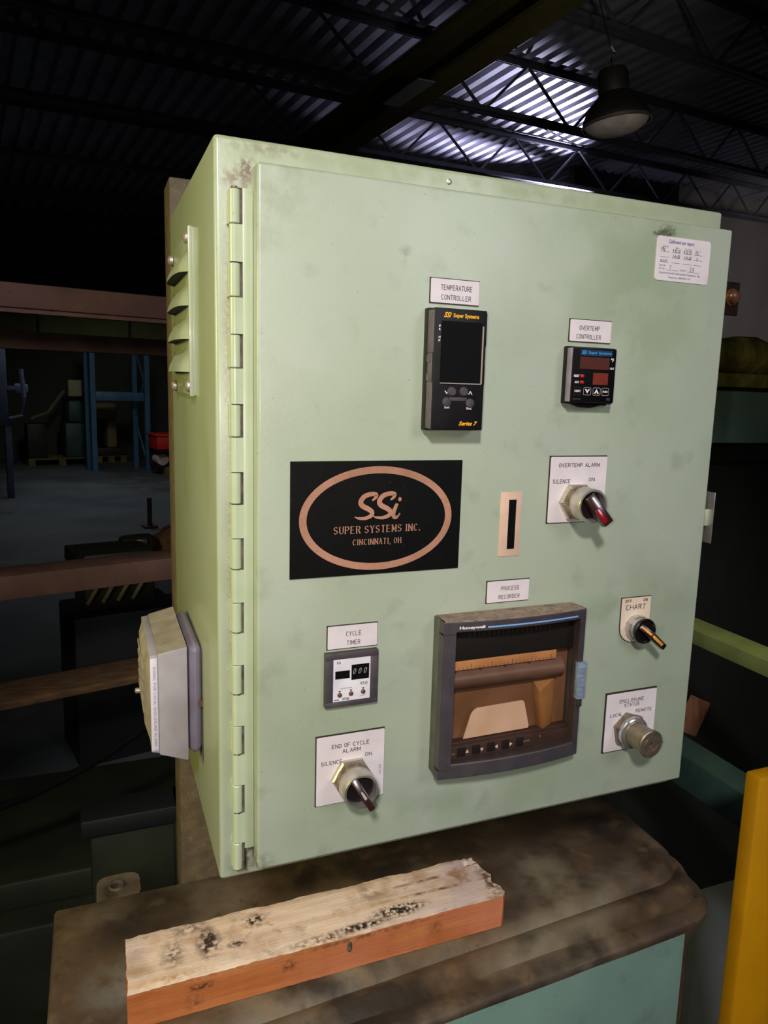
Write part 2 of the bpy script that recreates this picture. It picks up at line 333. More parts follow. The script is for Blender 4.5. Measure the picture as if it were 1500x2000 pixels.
def arc(cx, cy, rx, ry, a, b, n=7): return [(cx+rx*math.cos(R(a+(b-a)*i/n)), cy+ry*math.sin(R(a+(b-a)*i/n))) for i in range(n+1)]
O_ = arc(2, 3, 1.9, 3, 90, 450, 16)
G = {'A': [[(0, 0), (2, 6)], [(2, 6), (4, 0)], [(.8, 2.2), (3.2, 2.2)]], 'B': [[(0, 0), (0, 6)], [(0, 6)]+arc(2, 4.6, 1.5, 1.4, 90, -90)+[(0, 3.2)], [(0, 3.2)]+arc(2.2, 1.6, 1.7, 1.6, 90, -90)+[(0, 0)]],
 'C': [arc(2.1, 3, 2, 3, 50, 310, 12)], 'D': [[(0, 0), (0, 6)], [(0, 6)]+arc(1.6, 3, 2.3, 3, 90, -90, 9)+[(0, 0)]], 'E': [[(0, 0), (0, 6)], [(0, 6), (3.5, 6)], [(0, 3.1), (3, 3.1)], [(0, 0), (3.6, 0)]],
 'F': [[(0, 0), (0, 6)], [(0, 6), (3.5, 6)], [(0, 3.1), (2.9, 3.1)]], 'G': [arc(2.1, 3, 2, 3, 50, 340, 12)+[(2.4, 2.6)]], 'H': [[(0, 0), (0, 6)], [(4, 0), (4, 6)], [(0, 3.1), (4, 3.1)]], 'I': [[(.5, 0), (.5, 6)]], 'L': [[(0, 0), (0, 6)], [(0, 0), (3.4, 0)]],
 'M': [[(0, 0), (0, 6)], [(0, 6), (2.2, 1.2)], [(2.2, 1.2), (4.4, 6)], [(4.4, 6), (4.4, 0)]], 'N': [[(0, 0), (0, 6)], [(0, 6), (4, 0)], [(4, 0), (4, 6)]], 'O': [O_],
 'P': [[(0, 0), (0, 6)], [(0, 6)]+arc(2.1, 4.4, 1.6, 1.6, 90, -90)+[(0, 2.8)]], 'R': [[(0, 0), (0, 6)], [(0, 6)]+arc(2.1, 4.5, 1.6, 1.5, 90, -90)+[(0, 3)], [(2, 3), (3.9, 0)]],
 'S': [arc(1.9, 4.5, 1.7, 1.5, 30, 270, 8)+arc(1.9, 1.5, 1.8, 1.5, 90, -150, 8)], 'T': [[(2, 0), (2, 6)], [(0, 6), (4, 6)]], 'U': [[(0, 6), (0, 2)]+arc(2, 2, 2, 2, 180, 360, 8)+[(4, 6)]],
 'V': [[(0, 6), (2, 0)], [(2, 0), (4, 6)]], 'Y': [[(0, 6), (2, 3)], [(4, 6), (2, 3)], [(2, 3), (2, 0)]], '.': [[(.3, 0), (.3, .5)]], ',': [[(.5, .6), (.1, -1)]],
 '1': [[(0, 4.8), (1, 6)], [(1, 6), (1, 0)]], '2': [arc(1.8, 4.3, 1.7, 1.7, 160, -20, 8)+[(0, 0)], [(0, 0), (3.6, 0)]], '4': [[(3, 0), (3, 6)], [(3, 6), (0, 2)], [(0, 2), (4, 2)]], '3': [arc(1.7, 4.4, 1.6, 1.6, 140, -80, 7), arc(1.7, 1.6, 1.8, 1.6, 80, -140, 7)],
 '5': [[(3.4, 6), (.4, 6)], [(.4, 6), (.2, 3.2)], arc(1.7, 1.9, 1.8, 1.9, 120, -140, 8)], '0': [O_], '7': [[(0, 6), (3.6, 6)], [(3.6, 6), (1.2, 0)]], '-': [[(.5, 3), (2.8, 3)]], '/': [[(0, 0), (3, 6)]], '9': [arc(1.9, 4.2, 1.7, 1.8, 0, 360, 10), [(3.6, 4.2), (2.6, 0)]], '6': [arc(1.9, 1.8, 1.7, 1.8, 0, 360, 10), [(.2, 1.8), (2.4, 6)]], '8': [arc(1.9, 4.5, 1.4, 1.5, 0, 360, 10), arc(1.9, 1.6, 1.8, 1.6, 0, 360, 10)]}
ADV = {'I': 1, '.': .8, ',': .8, 'M': 4.4, '1': 1.4}
def stext(mb, body, x0, x1, z0, z1, y, wd, serif=False, mi=0, slant=0, jit=0):
    segs = []; x = 0; lay = [0]
    for ch in body:
        if ch == ' ': x += 3.2; continue
        for st in G[ch]:
            segs.append([(px + x + random.uniform(-jit, jit) + slant*py, py + random.uniform(-jit, jit)) for px, py in st])
        x += ADV.get(ch, 4) + (2.4 if serif else 1.7)
    W_ = max(p[0] for s in segs for p in s); x_lo = min(p[0] for s in segs for p in s)
    fx = lambda p: (x0+(p[0]-x_lo)/(W_-x_lo)*(x1-x0), z0+p[1]/6*(z1-z0))
    def seg(a, b, ww):
        a = Vector(a); b = Vector(b); d = (b-a)
        if d.length < 1e-7: return
        d.normalize(); n = Vector((-d.y, d.x))*ww/2; e = d*ww*.35; lay[0] += 1; yy = y-1.5e-6*(lay[0] % 40)
        mb.poly([(q.x, yy, q.y) for q in (a-e-n, b+e-n, b+e+n, a-e+n)], mi)
    for s in segs:
        q = [fx(p) for p in s]
        for a, b in zip(q, q[1:]):
            ww = wd
            if serif:
                dx, dz = abs(b[0]-a[0]), abs(b[1]-a[1]); ww = wd*(.6+.9*dz/(math.hypot(dx, dz)+1e-9))
                if (b[0]-a[0])*(b[1]-a[1]) > 0 and dx > dz*.15: ww *= .55
            seg(a, b, ww)
        if serif and len(s) == 2:
            (ax, az), (bx, bz) = q
            if abs(bz-az) > abs(bx-ax)*1.2 and abs(s[0][1]-s[1][1]) > 1:
                for (px, pz), (_, gy) in zip(q, s):
                    if gy < .2 or gy > 5.8: seg((px-wd*1.15, pz), (px+wd*1.15, pz), wd*.5)
def brush(mb, pts, wid, y, mi=0):
    P = [Vector(p) for p in pts]; out = []
    for i in range(len(P)-1):
        p0, p1, p2, p3 = P[max(i-1, 0)], P[i], P[i+1], P[min(i+2, len(P)-1)]
        for k in range(5):
            t = k/5; out.append(.5*((2*p1)+(p2-p0)*t+(2*p0-5*p1+4*p2-p3)*t*t+(3*p1-p0-3*p2+p3)*t**3))
    out.append(P[-1]); n = len(out); L_, R_ = [], []
    for i, p in enumerate(out):
        d = (out[min(i+1, n-1)]-out[max(i-1, 0)]).normalized(); q = Vector((-d.y, d.x)); f = i/(n-1); ww = wid(f)/2
        L_.append(mb.bm.verts.new((p.x+q.x*ww, y, p.y+q.y*ww))); R_.append(mb.bm.verts.new((p.x-q.x*ww, y, p.y-q.y*ww)))
    for i in range(n-1): mb.bm.faces.new((L_[i], L_[i+1], R_[i+1], R_[i])).material_index = mi
def rrect(x0, x1, z0, z1, r, n=5, corners=(1, 1, 1, 1)):
    out = []
    for (cx, cz, a, on) in ((x0+r, z0+r, 180, corners[0]), (x1-r, z0+r, 270, corners[1]), (x1-r, z1-r, 0, corners[2]), (x0+r, z1-r, 90, corners[3])):
        if on: out += [(cx+r*math.cos(R(a+90*i/n)), cz+r*math.sin(R(a+90*i/n))) for i in range(n+1)]
        else: out.append((cx+r*math.cos(R(a))+(r*math.cos(R(a+90))), cz+r*math.sin(R(a))+r*math.sin(R(a+90))))
    return out

#STRUCT#
# ================================================================== SETTING
A12 = R(12); BU = Vector((math.cos(A12), math.sin(A12), 0)); BV = Vector((-BU.y, BU.x, 0))
def bl(u, v, z): return tuple(BU*u + BV*v + Vector((0, 0, z)))
def bbox(mb, u0, u1, v0, v1, z0, z1, bev=0, mi=0):
    return mb.hexa([bl(u0, v0, z0), bl(u1, v0, z0), bl(u1, v1, z0), bl(u0, v1, z0), bl(u0, v0, z1), bl(u1, v0, z1), bl(u1, v1, z1), bl(u0, v1, z1)], bev, 2, mi)
FZ = -1.1
m = MB(); bbox(m, -9, 18, -6, 14.2, FZ-.1, FZ); struct('floor', m, M['floor'])
m = MB(); bbox(m, -9, 18, 14, 14.2, FZ, 5.2)
wb = struct('wall_back', m, M['wall'])
m = MB(); bbox(m, -1.2, 4.6, 13.93, 14.0, .98, 1.42); part('wall_panel', m, M['wall_band'], wb, 'olive painted panel strip')
for k in range(4):
    m = MB(); bbox(m, -1.0+k*1.5, -.96+k*1.5, 13.90, 13.93, .98, 1.42); part('panel_joint', m, M['wall'], wb)
m = MB(); bbox(m, -9.2, -9, -6, 14.2, FZ, 5.2); struct('wall_left', m, M['wall'])
m = MB(); bbox(m, 10.9, 18, 8.0, 8.2, FZ, 4.9); bbox(m, 10.9, 11.1, 8.2, 14, FZ, 4.9); struct('wall_right', m, M['wall_pale'])
m = MB()
for u in (8.6, 10.75): bbox(m, u-.06, u+.06, 7.95, 8.05, 3.0, 4.1)
bbox(m, 8.6, 10.8, 7.95, 8.05, 4.0, 4.1); bbox(m, 8.6, 10.8, 7.95, 8.05, 2.95, 3.05); bbox(m, 9.62, 9.68, 7.95, 8.05, 3.0, 4.1)
for uu in (8.5, 10.85): bbox(m, uu-.06, uu+.06, 7.95, 8.05, FZ, 4.6)
w1 = struct('window_1', m, M['dark_metal']); m = MB()
for a, b in ((8.66, 9.62), (9.68, 10.69)): m.poly([bl(a, 8.0, 3.05), bl(b, 8.0, 3.05), bl(b, 8.0, 4.0), bl(a, 8.0, 4.0)])
part('pane', m, M['win_glass'], w1)

# roof: pitched deck of ribbed sheet on open-web joists, one olive girder
RU = Vector((.976, .211, .053)).normalized(); RV = Vector((-.137, .99, -.042)).normalized(); RN = RU.cross(RV).normalized()
def rp(u, v, h): return RU*u + RV*v + RN*(h*.998)
ce = bpy.data.objects.new('ceiling', None); COL.objects.link(ce); ce['kind'] = 'structure'; ORG['ceiling'] = Vector((0, 0, 0))
m = MB(); pit = .186; prof = []
u = -7.0
while u < 15:
    prof += [(u, 3.60), (u+.085, 3.60), (u+.108, 3.685), (u+.163, 3.685)]; u += pit
va, vb_ = -4.5, 14.3
A_ = [m.bm.verts.new(rp(p[0], va, p[1])) for p in prof]; B_ = [m.bm.verts.new(rp(p[0], vb_, p[1])) for p in prof]
for i in range(len(prof)-1): m.bm.faces.new((A_[i], A_[i+1], B_[i+1], B_[i]))
part('roof_deck', m, M['deck'], ce, angle=.2)
web_me = None
def rbar(mb, a, b, wd, ht):
    a = Vector(a); b = Vector(b); d = (b-a).normalized(); s = d.cross(RN).normalized()*wd/2; t = s.cross(d).normalized()*ht/2
    mb.hexa([a-s-t, a+s-t, b+s-t, b-s-t, a-s+t, a+s+t, b+s+t, b-s+t])
for v in (.15, 1.9, 3.65, 5.45, 7.13, 8.9, 10.7, 12.4):
    m = MB()
    for dv in (-.035, .035):
        rbar(m, rp(-7, v+dv, 3.03), rp(15, v+dv, 3.03), .05, .007); rbar(m, rp(-7, v+dv*.4, 3.06), rp(15, v+dv*.4, 3.06), .006, .06)
        rbar(m, rp(-7, v+dv, 3.59), rp(15, v+dv, 3.59), .05, .01); rbar(m, rp(-7, v+dv*.4, 3.56), rp(15, v+dv*.4, 3.56), .006, .06)
    j = part('roof_joist', m, M['joist'], ce)
    if web_me is None:
        m = MB(); rbar(m, rp(0, 0, 3.56), rp(.60, 0, 3.04), .024, .024); w0 = part('web_rod', m, M['joist'], j); web_me = w0.data
        m = MB(); rbar(m, rp(.60, 0, 3.04), rp(1.20, 0, 3.56), .024, .024); w1_ = part('web_rod', m, M['joist'], j); web2 = w1_.data
        w0.location = RU*1.5+RV*v; w1_.location = RU*1.5+RV*v
    for k in range(8):
        for me_ in (web_me, web2):
            o = link('web_rod', me_, j); o.location = RU*(1.5+1.2*(k+1)) + RV*v
m = MB(); rbar(m, rp(3.27, -4, 2.71), rp(3.27, 14, 2.71), .24, .03); rbar(m, rp(3.27, -4, 2.86), rp(3.27, 14, 2.86), .02, .29); rbar(m, rp(3.27, -4, 3.0), rp(3.27, 14, 3.0), .24, .03)
g = part('girder', m, M['girder'], ce)
m = MB(); rbar(m, rp(3.1, 4.35, 2.68), rp(3.1, 4.9, 2.68), .15, .012); part('lit_plate', m, M['deck'], g)  # pale deck colour puts the bluish lit patch on the girder into this plate

#BACK#
# ================================================================== BACKGROUND, LEFT
GZ = R(14)
def rk(s, z, dep=0):   # point on the rack's own front plane
    return Vector((-.366, 1.734, 0)) + Vector((math.cos(GZ), math.sin(GZ), 0))*s + Vector((-math.sin(GZ), math.cos(GZ), 0))*dep + Vector((0, 0, z))
def rkbox(mb, s0, s1, z0, z1, d0, d1, bev=0):
    return mb.hexa([rk(s0, z0, d0), rk(s1, z0, d0), rk(s1, z0, d1), rk(s0, z0, d1), rk(s0, z1, d0), rk(s1, z1, d0), rk(s1, z1, d1), rk(s0, z1, d1)], bev)
rack = thing('storage_rack', (-.366, 1.734, FZ), 'rust-orange steel storage rack with horizontal beams standing behind the enclosure', 'rack')
for (z0, z1, d0, d1, mt, lb) in ((.575, .64, 0, .05, 'rack', None), (.475, .53, .35, .40, 'rack_dark', 'darker brown beam'), (-.225, -.155, 0, .12, 'rack', None), (-.545, -.52, 0, .16, 'board', 'dusty flat shelf board')):
    m = MB(); rkbox(m, -1.6, 1.5, z0, z1, d0, d1, .004)
    if z0 > .5: rkbox(m, -1.6, 1.5, z0-.012, z0, .012, .05)
    part('beam', m, M[mt], rack, lb)
for s in (-1.62, 1.5):
    for d in (0, .36):
        m = MB(); rkbox(m, s-.03, s+.03, FZ, .8, d, d+.05, .003); part('upright', m, M['rack_dark'], rack)
mc = thing('base_machine', (0.0, 1.1, FZ), 'low dark green machine with framed side panel behind the brown machine top', 'machine')
m = MB(); m.box((-.55, .86, FZ), (.75, 1.35, -.62), .01); part('body', m, M['mach_green'], mc)
m = MB(); m.box((-.145, .80, -.70), (.02, .86, -.40), .006); part('cover_panel', m, M['mach_green'], mc)
m = MB(); m.box((-.16, .79, -.42), (.04, .865, -.385), .004); m.box((.0, .79, -.74), (.03, .865, -.385), .004); part('panel_frame', m, M['black_sheet'], mc)
m = MB(); m.box((-.55, .92, -.62), (.75, 1.35, -.56), .008); part('top_plate', m, M['mach_green'], mc)
cb = MB(); pts = []
for i in range(15):
    t = i/14; pts.append((-.42+.62*t, .74+.05*math.sin(t*3), -.33+.34*t-.10*math.sin(t*math.pi)))
cb.tube(pts, .008, 8); single('power_cable', cb, M['cable'], (-.42, .74, -.33), 'black cable sagging diagonally behind the machine at left', 'cable')
# machine with motor, tarpaulin and castings beyond the rack
mm = thing('scrap_bench', bl(.9, 3.1, FZ), 'dark bench beyond the rack carrying a motor and castings', 'bench')
m = MB(); bbox(m, .45, 1.5, 2.85, 3.4, -.50, -.425, .01); part('bench_top', m, M['mach_green'], mm)
m = MB(); bbox(m, .60, 1.5, 2.95, 3.35, FZ, -.72, .01); part('bench_base', m, M['black_sheet'], mm)
for u in (.62, 1.4):
    m = MB(); bbox(m, u, u+.06, 2.95, 3.3, -.72, -.50); part('support', m, M['mach_green'], mm)
mo = thing('electric_motor', bl(.69, 3.0, -.425), 'small dark green electric motor sitting on the bench beyond the rack', 'motor')
m = MB(); c = Vector(bl(.69, 3.0, -.372)); m.lathe([(.02, -.075), (.045, -.07), (.052, -.055), (.052, .055), (.045, .07), (.02, .078)], 20, (0, 0, 0), 'x'); m.xf(Matrix.Translation(c) @ Matrix.Rotation(A12, 4, 'Z')); part('casing', m, M['mach_green'], mo)
m = MB(); bbox(m, .64, .74, 2.96, 3.04, -.425, -.40, .004); part('foot', m, M['mach_green'], mo)
m = MB(); bbox(m, .67, .72, 2.92, 2.95, -.36, -.33, .004); part('junction_box', m, M['zinc_dark'], mo)
tp = MB(); bm_ = bmesh.new(); bmesh.ops.create_icosphere(bm_, subdivisions=3, radius=1)
for v in bm_.verts:
    n_ = math.sin(v.co.x*5+1)*math.cos(v.co.y*6)*.15+math.sin(v.co.z*9)*.06; v.co *= 1+n_; v.co = Vector((v.co.x*.16, v.co.y*.1, max(v.co.z, -.55)*.075))
tp.merge(bm_); tp.xf(Matrix.Translation(bl(.95, 3.08, -.382))); single('tarpaulin', tp, M['cloth'], bl(.95, 3.08, -.42), 'crumpled brown tarpaulin heap beside the small motor', 'tarpaulin')
ca = thing('casting_pile', bl(.75, 2.7, FZ), 'dim green machine casting with ribs below the rack beam', 'casting')
m = MB(); bbox(m, .35, .62, 2.45, 2.65, -.50, -.27, .02); part('casting_body', m, M['mach_green'], ca)
m = MB(); bbox(m, .30, .70, 2.4, 2.7, FZ, -.50, .01); part('pedestal', m, M['black_sheet'], ca)
for k in range(4):
    m = MB(); m.tube([bl(.36+k*.055, 2.44, -.46), bl(.40+k*.055, 2.42, -.38), bl(.37+k*.06, 2.44, -.29)], .008, 8); part('rib', m, M['beige'], ca)
m = MB(); bbox(m, 1.867, 1.907, 7.05, 7.09, FZ, -.80, .004); bbox(m, 1.82, 1.95, 7.0, 7.14, FZ, FZ+.02)
single('floor_bollard', m, M['rack_dark'], bl(1.887, 7.07, FZ), 'short dark post standing alone on the bare concrete floor', 'bollard')
# far row along the back wall
br = thing('blue_pallet_rack', bl(2.8, 12.1, FZ), 'tall blue pallet rack with a blue shelf beam by the far wall', 'rack')
for (u, v) in ((2.40, 11.8), (3.19, 11.75), (2.40, 12.2), (3.12, 12.2)):
    m = MB(); bbox(m, u-.036, u+.036, v-.035, v+.035, FZ, .95); part('upright', m, M['rack_blue'], br)
m = MB(); bbox(m, 2.44, 3.15, 11.77, 11.83, -.01, .12, .004); part('shelf_beam', m, M['rack_blue'], br)
m = MB(); bbox(m, 2.42, 3.1, 12.17, 12.23, -.01, .12, .004); part('shelf_beam', m, M['rack_blue'], br)
for k in range(3):
    m = MB(); m.tube([bl(3.17-.05*(k % 2), 11.8+.4*(k % 2), -.9+.6*k), bl(3.17-.05*((k+1) % 2), 11.8+.4*((k+1) % 2), -.3+.6*k)], .015, 6); part('brace', m, M['rack_blue'], br)
te = thing('teal_machine_tool', bl(2.35, 12.90, FZ), 'dark teal machine tool with a cream control box by the far wall', 'machine')
m = MB(); bbox(m, 2.2, 2.62, 12.90, 13.4, FZ+.12, -.42, .02); bbox(m, 2.26, 2.55, 12.95, 13.3, -.42, -.05, .05); part('column', m, M['mach_teal'], te)
m = MB(); bbox(m, 2.24, 2.45, 12.75, 12.92, .02, .28, .01); part('control_box', m, M['cream_box'], te)
m = MB(); m.tube([bl(1.7, 12.90, -.35), bl(1.95, 12.90, -.25), bl(2.2, 12.90, .1)], .03, 8); part('boom_arm', m, M['beige'], te)
m = MB(); bbox(m, 1.62, 1.9, 12.80, 13.10, FZ+.12, -.42, .02); part('side_tank', m, M['mach_green'], te)
bg = thing('beige_press', bl(2.87, 13.20, FZ), 'beige press behind the blue pallet rack uprights', 'machine')
m = MB(); bbox(m, 2.66, 3.06, 13.05, 13.5, -.38, -.08, .08); bbox(m, 2.88, 3.04, 13.05, 13.5, -.85, -.38, .03); part('frame', m, M['beige'], bg)
m = MB(); bbox(m, 2.66, 3.2, 13.00, 13.6, FZ+.12, -.85, .01); part('bed', m, M['mach_green'], bg)
def pallet(u, v, wd, lab):
    p = thing('wooden_pallet', bl(u+wd/2, v+.3, FZ), lab, 'pallet', 'pallets along the far wall')
    for k in range(5):
        m = MB(); bbox(m, u, u+wd, v+.13*k, v+.13*k+.09, FZ+.10, FZ+.12); part('deck_board', m, M['pallet'], p)
    for k in range(3):
        m = MB(); uu = u+k*(wd-.1)/2; bbox(m, uu, uu+.1, v, v+.62, FZ, FZ+.10); part('runner', m, M['pallet'], p)
pallet(1.62, 12.80, 1.0, 'wooden pallet under the teal machine tool'); pallet(2.68, 13.02, .5, 'wooden pallet under the beige press'); pallet(3.26, 10.86, 1.0, 'wooden pallet under the white rolls')
rb_ = thing('red_bin', bl(3.6, 11.150, -.70), 'red bin on the crate above the white rolls', 'bin')
m = MB(); bbox(m, 3.10, 4.1, 10.950, 11.400, -.70, -.50, .01); part('bin_body', m, M['red'], rb_)
m = MB(); bbox(m, 3.08, 4.12, 10.930, 11.420, -.50, -.475, .005); part('rim', m, M['red'], rb_)
cr = thing('crate_shelf', bl(3.7, 11.150, FZ+.12), 'dark crate frame holding the white rolls under the red bin', 'crate')
m = MB(); bbox(m, 3.12, 4.2, 11.100, 11.450, FZ+.12, FZ+.14); bbox(m, 3.12, 4.2, 10.970, 11.450, -.74, -.70); part('shelf_board', m, M['black_sheet'], cr)
m = MB(); bbox(m, 3.12, 4.2, 11.430, 11.450, FZ+.14, -.74); bbox(m, 4.16, 4.2, 11.000, 11.430, FZ+.14, -.74); part('back_board', m, M['black_sheet'], cr)
for k, wh in enumerate(('leftmost', 'middle', 'rightmost')):
    m = MB(); m.lathe([(.03, -.13), (.05, -.14), (.088, -.14), (.092, -.12), (.092, .1), (.03, .1)], 20, (0, 0, 0), 'y'); m.xf(Matrix.Translation(bl(3.23+k*.1845, 11.25, -.867)) @ Matrix.Rotation(A12, 4, 'Z'))
    single('white_roll', m, M['white_roll'], bl(3.23+k*.1845, 11.25, -.96), wh+' of the three white roll ends under the red bin', 'roll', 'white rolls under the red bin')
lf = thing('pale_machine', bl(.9, 9.6, FZ), 'pale blue-grey machine with a slim leg at the far left', 'machine')
m = MB(); bbox(m, .35, .98, 9.5, 10.0, -.25, .75, .03); part('head', m, M['pale_blue'], lf)
for a_ in (.93, .35):
    m = MB(); bbox(m, a_, a_+.07, 9.5, 9.6, FZ, -.25, .01); part('leg', m, M['pale_blue'], lf)
m = MB(); m.tube([bl(1.13, 9.5, .42), bl(1.15, 9.5, .1), bl(1.13, 9.5, -.12), bl(.98, 9.5, -.16)], .025, 8); part('hose', m, M['pale_blue'], lf)
m = MB(); bbox(m, 1.06, 1.2, 9.5, 9.6, .14, .25, .02); bbox(m, .97, 1.08, 9.5, 9.6, .18, .22); part('bracket_box', m, M['pale_blue'], lf)

# ================================================================== BACKGROUND, RIGHT
gm = thing('green_machine', (1.5, 1.3, FZ), 'dark machine with a grey-teal panel at right, rails projecting toward the table', 'machine')
m = MB(); m.box((1.1, 1.0, FZ), (2.4, 1.5, .22), .01); part('cabinet_body', m, M['black_sheet'], gm)
m = MB(); m.box((1.15, .975, .28), (2.4, 1.02, .42), .006); part('teal_panel', m, M['teal_sheet'], gm)
m = MB(); m.box((1.1, 1.0, .22), (2.4, 1.5, .43), .01); part('upper_body', m, M['black_sheet'], gm)
m = MB(); m.box((.97, .1, -.083), (1.035, 1.0, -.052), .004); part('rail', m, M['rail_olive'], gm, 'olive green rail')
m = MB(); m.box((.965, .1, -.385), (1.035, 1.0, -.315), .004); part('rail', m, M['rail_teal'], gm, 'teal green lower rail')
for y in (.12, .92):
    m = MB(); m.box((.975, y, FZ), (1.03, y+.06, -.083), .004) if y > .5 else m.box((1.04, y, FZ), (1.09, y+.05, -.04), .004); part('post', m, M['rail_teal'], gm)
pp = MB(); pts = []; rs = []
for i in range(26):
    t = i/25; pts.append((1.05+1.5*t, 1.05+.0*t, .515+.006*math.sin(i*1.7))); rs.append(.050+.003*math.sin(i*2.3)+.002*math.sin(i*5))
pp.tube(pts, rs, 18); pp.box((1.1, .99, .43), (2.4, 1.1, .468), .004)
single('lagged_pipe', pp, M['pipe'], (1.6, 1.05, .43), 'thick mossy yellow-green lagged pipe lying on top of the machine at right', 'pipe')
yb = thing('yellow_guard', (.75, .1, FZ), 'bright safety-yellow painted steel guard post at the lower right edge', 'guard')
m = MB(); m.box((.693, .10, FZ), (.82, .125, -.097), .004); part('guard_plate', m, M['yellow'], yb)
m = MB(); m.box((.675, .06, FZ), (.84, .18, FZ+.015), .002); part('foot_plate', m, M['yellow'], yb)
# high-bay lamp
LP = Vector((3.26, 4.03, 2.21)); lp = thing('high_bay_lamp', tuple(LP), 'round high-bay lamp with a pale glass lens hanging from the roof', 'lamp')
m = MB(); m.lathe([(.225, 0), (.230, .015), (.222, .05), (.18, .12), (.12, .18), (.10, .20)], 36, tuple(LP), 'z', capped=False); part('reflector', m, M['dark_metal'], lp)
m = MB(); m.lathe([(.22, .01), (.198, -.02), (.14, -.05), (.055, -.065), (.001, -.068)], 36, tuple(LP), 'z', capped=False); part('lens', m, M['lamp_glass'], lp)
m = MB(); m.lathe([(.226, .012), (.236, .012), (.238, -.004), (.227, -.008)], 36, tuple(LP), 'z', capped=False); part('lens_ring', m, M['zinc'], lp)
m = MB(); m.lathe([(.10, .19), (.105, .20), (.105, .32), (.09, .35), (.03, .36)], 24, tuple(LP), 'z'); part('ballast_housing', m, M['dark_metal'], lp)
m = MB(); m.tube([LP+Vector((0, 0, .35)), LP+Vector((.0, 0, .42)), LP+Vector((.03, 0, .46)), LP+Vector((.0, 0, .50)), LP+Vector((-.02, 0, .48))], .012, 8); part('hook', m, M['zinc'], lp)
m = MB(); m.tube([LP+Vector((0, 0, .49)), LP+Vector((-.14, .06, 1.40))], .005, 6); part('hanging_rod', m, M['dark_metal'], lp)
lp.rotation_euler = Matrix.Rotation(R(-9), 3, Vector((.39, .92, 0)).normalized()).to_euler()

#FRONT#
# ================================================================== MACHINE TOP AND POST
TZ = -.245
tb = thing('machine_base', (.23, .2, FZ), 'grimy brown steel machine base with a teal front panel under the enclosure', 'machine')
m = MB(); xs_ = [-.179, -.176] + [-.13+.05*i for i in range(13)] + [.50, .54, .575, .585, .595, .604, .612, .619, .626, .632, .6365, .639]; nx = len(xs_)-1
def prof_at(t):   # t: 0 left .. 1 right ; (y, z) from the back edge to the front
    s = lambda a, b: a+(b-a)*t
    return [(.360, -.275), (.360, TZ-.004), (.356, TZ), (s(.25, .27), TZ), (s(.12, .17), TZ), (s(.108, .158), TZ-.001), (s(.099, .147), TZ-.010), (s(.091, .139), TZ-.006), (s(.080, .125), TZ-.004),
            (s(.069, .108), TZ-.015), (s(.061, .100), TZ-.013), (s(.049, .093), TZ-.014), (s(.040, .085), TZ-.016), (s(.036, .081), TZ-.019), (s(.036, .081), TZ-.026), (s(.05, .095), -.30)]
rings = []
for i, x in enumerate(xs_):
    t = (x+.179)/.819; P_ = prof_at(t); e = .004 if i == 0 else 0; d_ = max(0, x-.579)
    off = .06-math.sqrt(max(0, .06**2-d_*d_)); e += .005*(off/.06)
    P_ = [(y+off*max(0, min(1, (.34-y)/.20)), z) for y, z in P_]
    rings.append([m.bm.verts.new((x, y, z-e+random.uniform(-.0005, .0005))) for y, z in P_])
for a, b in zip(rings, rings[1:]):
    for k in range(len(a)-1): m.bm.faces.new((a[k], b[k], b[k+1], a[k+1]))
for r in (rings[0], rings[-1]): m.bm.faces.new(r)
part('top_casting', m, M['table'], tb, angle=.9)
m = MB(); m.prism([(-.176, .056), (.565, .098), (.600, .106), (.622, .125), (.632, .16), (.634, .356), (-.176, .356)], 'z', FZ, -.272); part('body', m, M['table'], tb)
m = MB(); m.hexa([(-.15, .0335, FZ+.1), (.571, .0815, FZ+.1), (.571, .104, FZ+.1), (-.15, .058, FZ+.1), (-.15, .0335, -.2655), (.571, .0815, -.2655), (.571, .104, -.2655), (-.15, .058, -.2655)], .003)
part('front_panel', m, M['teal_panel'], tb, 'faded teal front panel')
m = MB(); lug = [(-.131, .36), (-.131, .398), (-.128, .406), (-.120, .411), (-.088, .411), (-.081, .406), (-.078, .40), (-.078, .36)]
b = bmesh.new(); n = 24; hc = (-.107, .386); hr = .0068
out_ = []
for k in range(n):
    a = 2*math.pi*k/n; dx, dy = math.cos(a), math.sin(a); t = 9
    for i in range(len(lug)):
        (x1, y1), (x2, y2) = lug[i], lug[(i+1) % len(lug)]; ex, ey = x2-x1, y2-y1; den = dx*ey-dy*ex
        if abs(den) < 1e-9: continue
        tt = ((x1-hc[0])*ey-(y1-hc[1])*ex)/den; uu = ((x1-hc[0])*dy-(y1-hc[1])*dx)/den
        if tt > 0 and -1e-6 <= uu <= 1+1e-6: t = min(t, tt)
    out_.append((hc[0]+dx*t, hc[1]+dy*t))
for zz in ((-.249, -.262),):
    T = [b.verts.new((p[0], p[1], zz[0])) for p in out_]; B2 = [b.verts.new((p[0], p[1], zz[1])) for p in out_]
    Ti = [b.verts.new((hc[0]+hr*math.cos(2*math.pi*k/n), hc[1]+hr*math.sin(2*math.pi*k/n), zz[0])) for k in range(n)]; Bi = [b.verts.new((v.co.x, v.co.y, zz[1])) for v in Ti]
    for k in range(n):
        q = (k+1) % n
        b.faces.new((T[k], T[q], Ti[q], Ti[k])); b.faces.new((B2[q], B2[k], Bi[k], Bi[q])); b.faces.new((T[q], T[k], B2[k], B2[q])); b.faces.new((Ti[k], Ti[q], Bi[q], Bi[k]))
m.merge(b); lugo = part('lifting_lug', m, M['table'], tb, 'flat lug with a round hole')
m = MB(); m.lathe([(.0068, -.249), (.0072, -.2465), (.0090, -.2462), (.0098, -.249)], 24, (hc[0], hc[1], 0), 'z', capped=False); part('hole_rim', m, M['zinc_dark'], lugo)

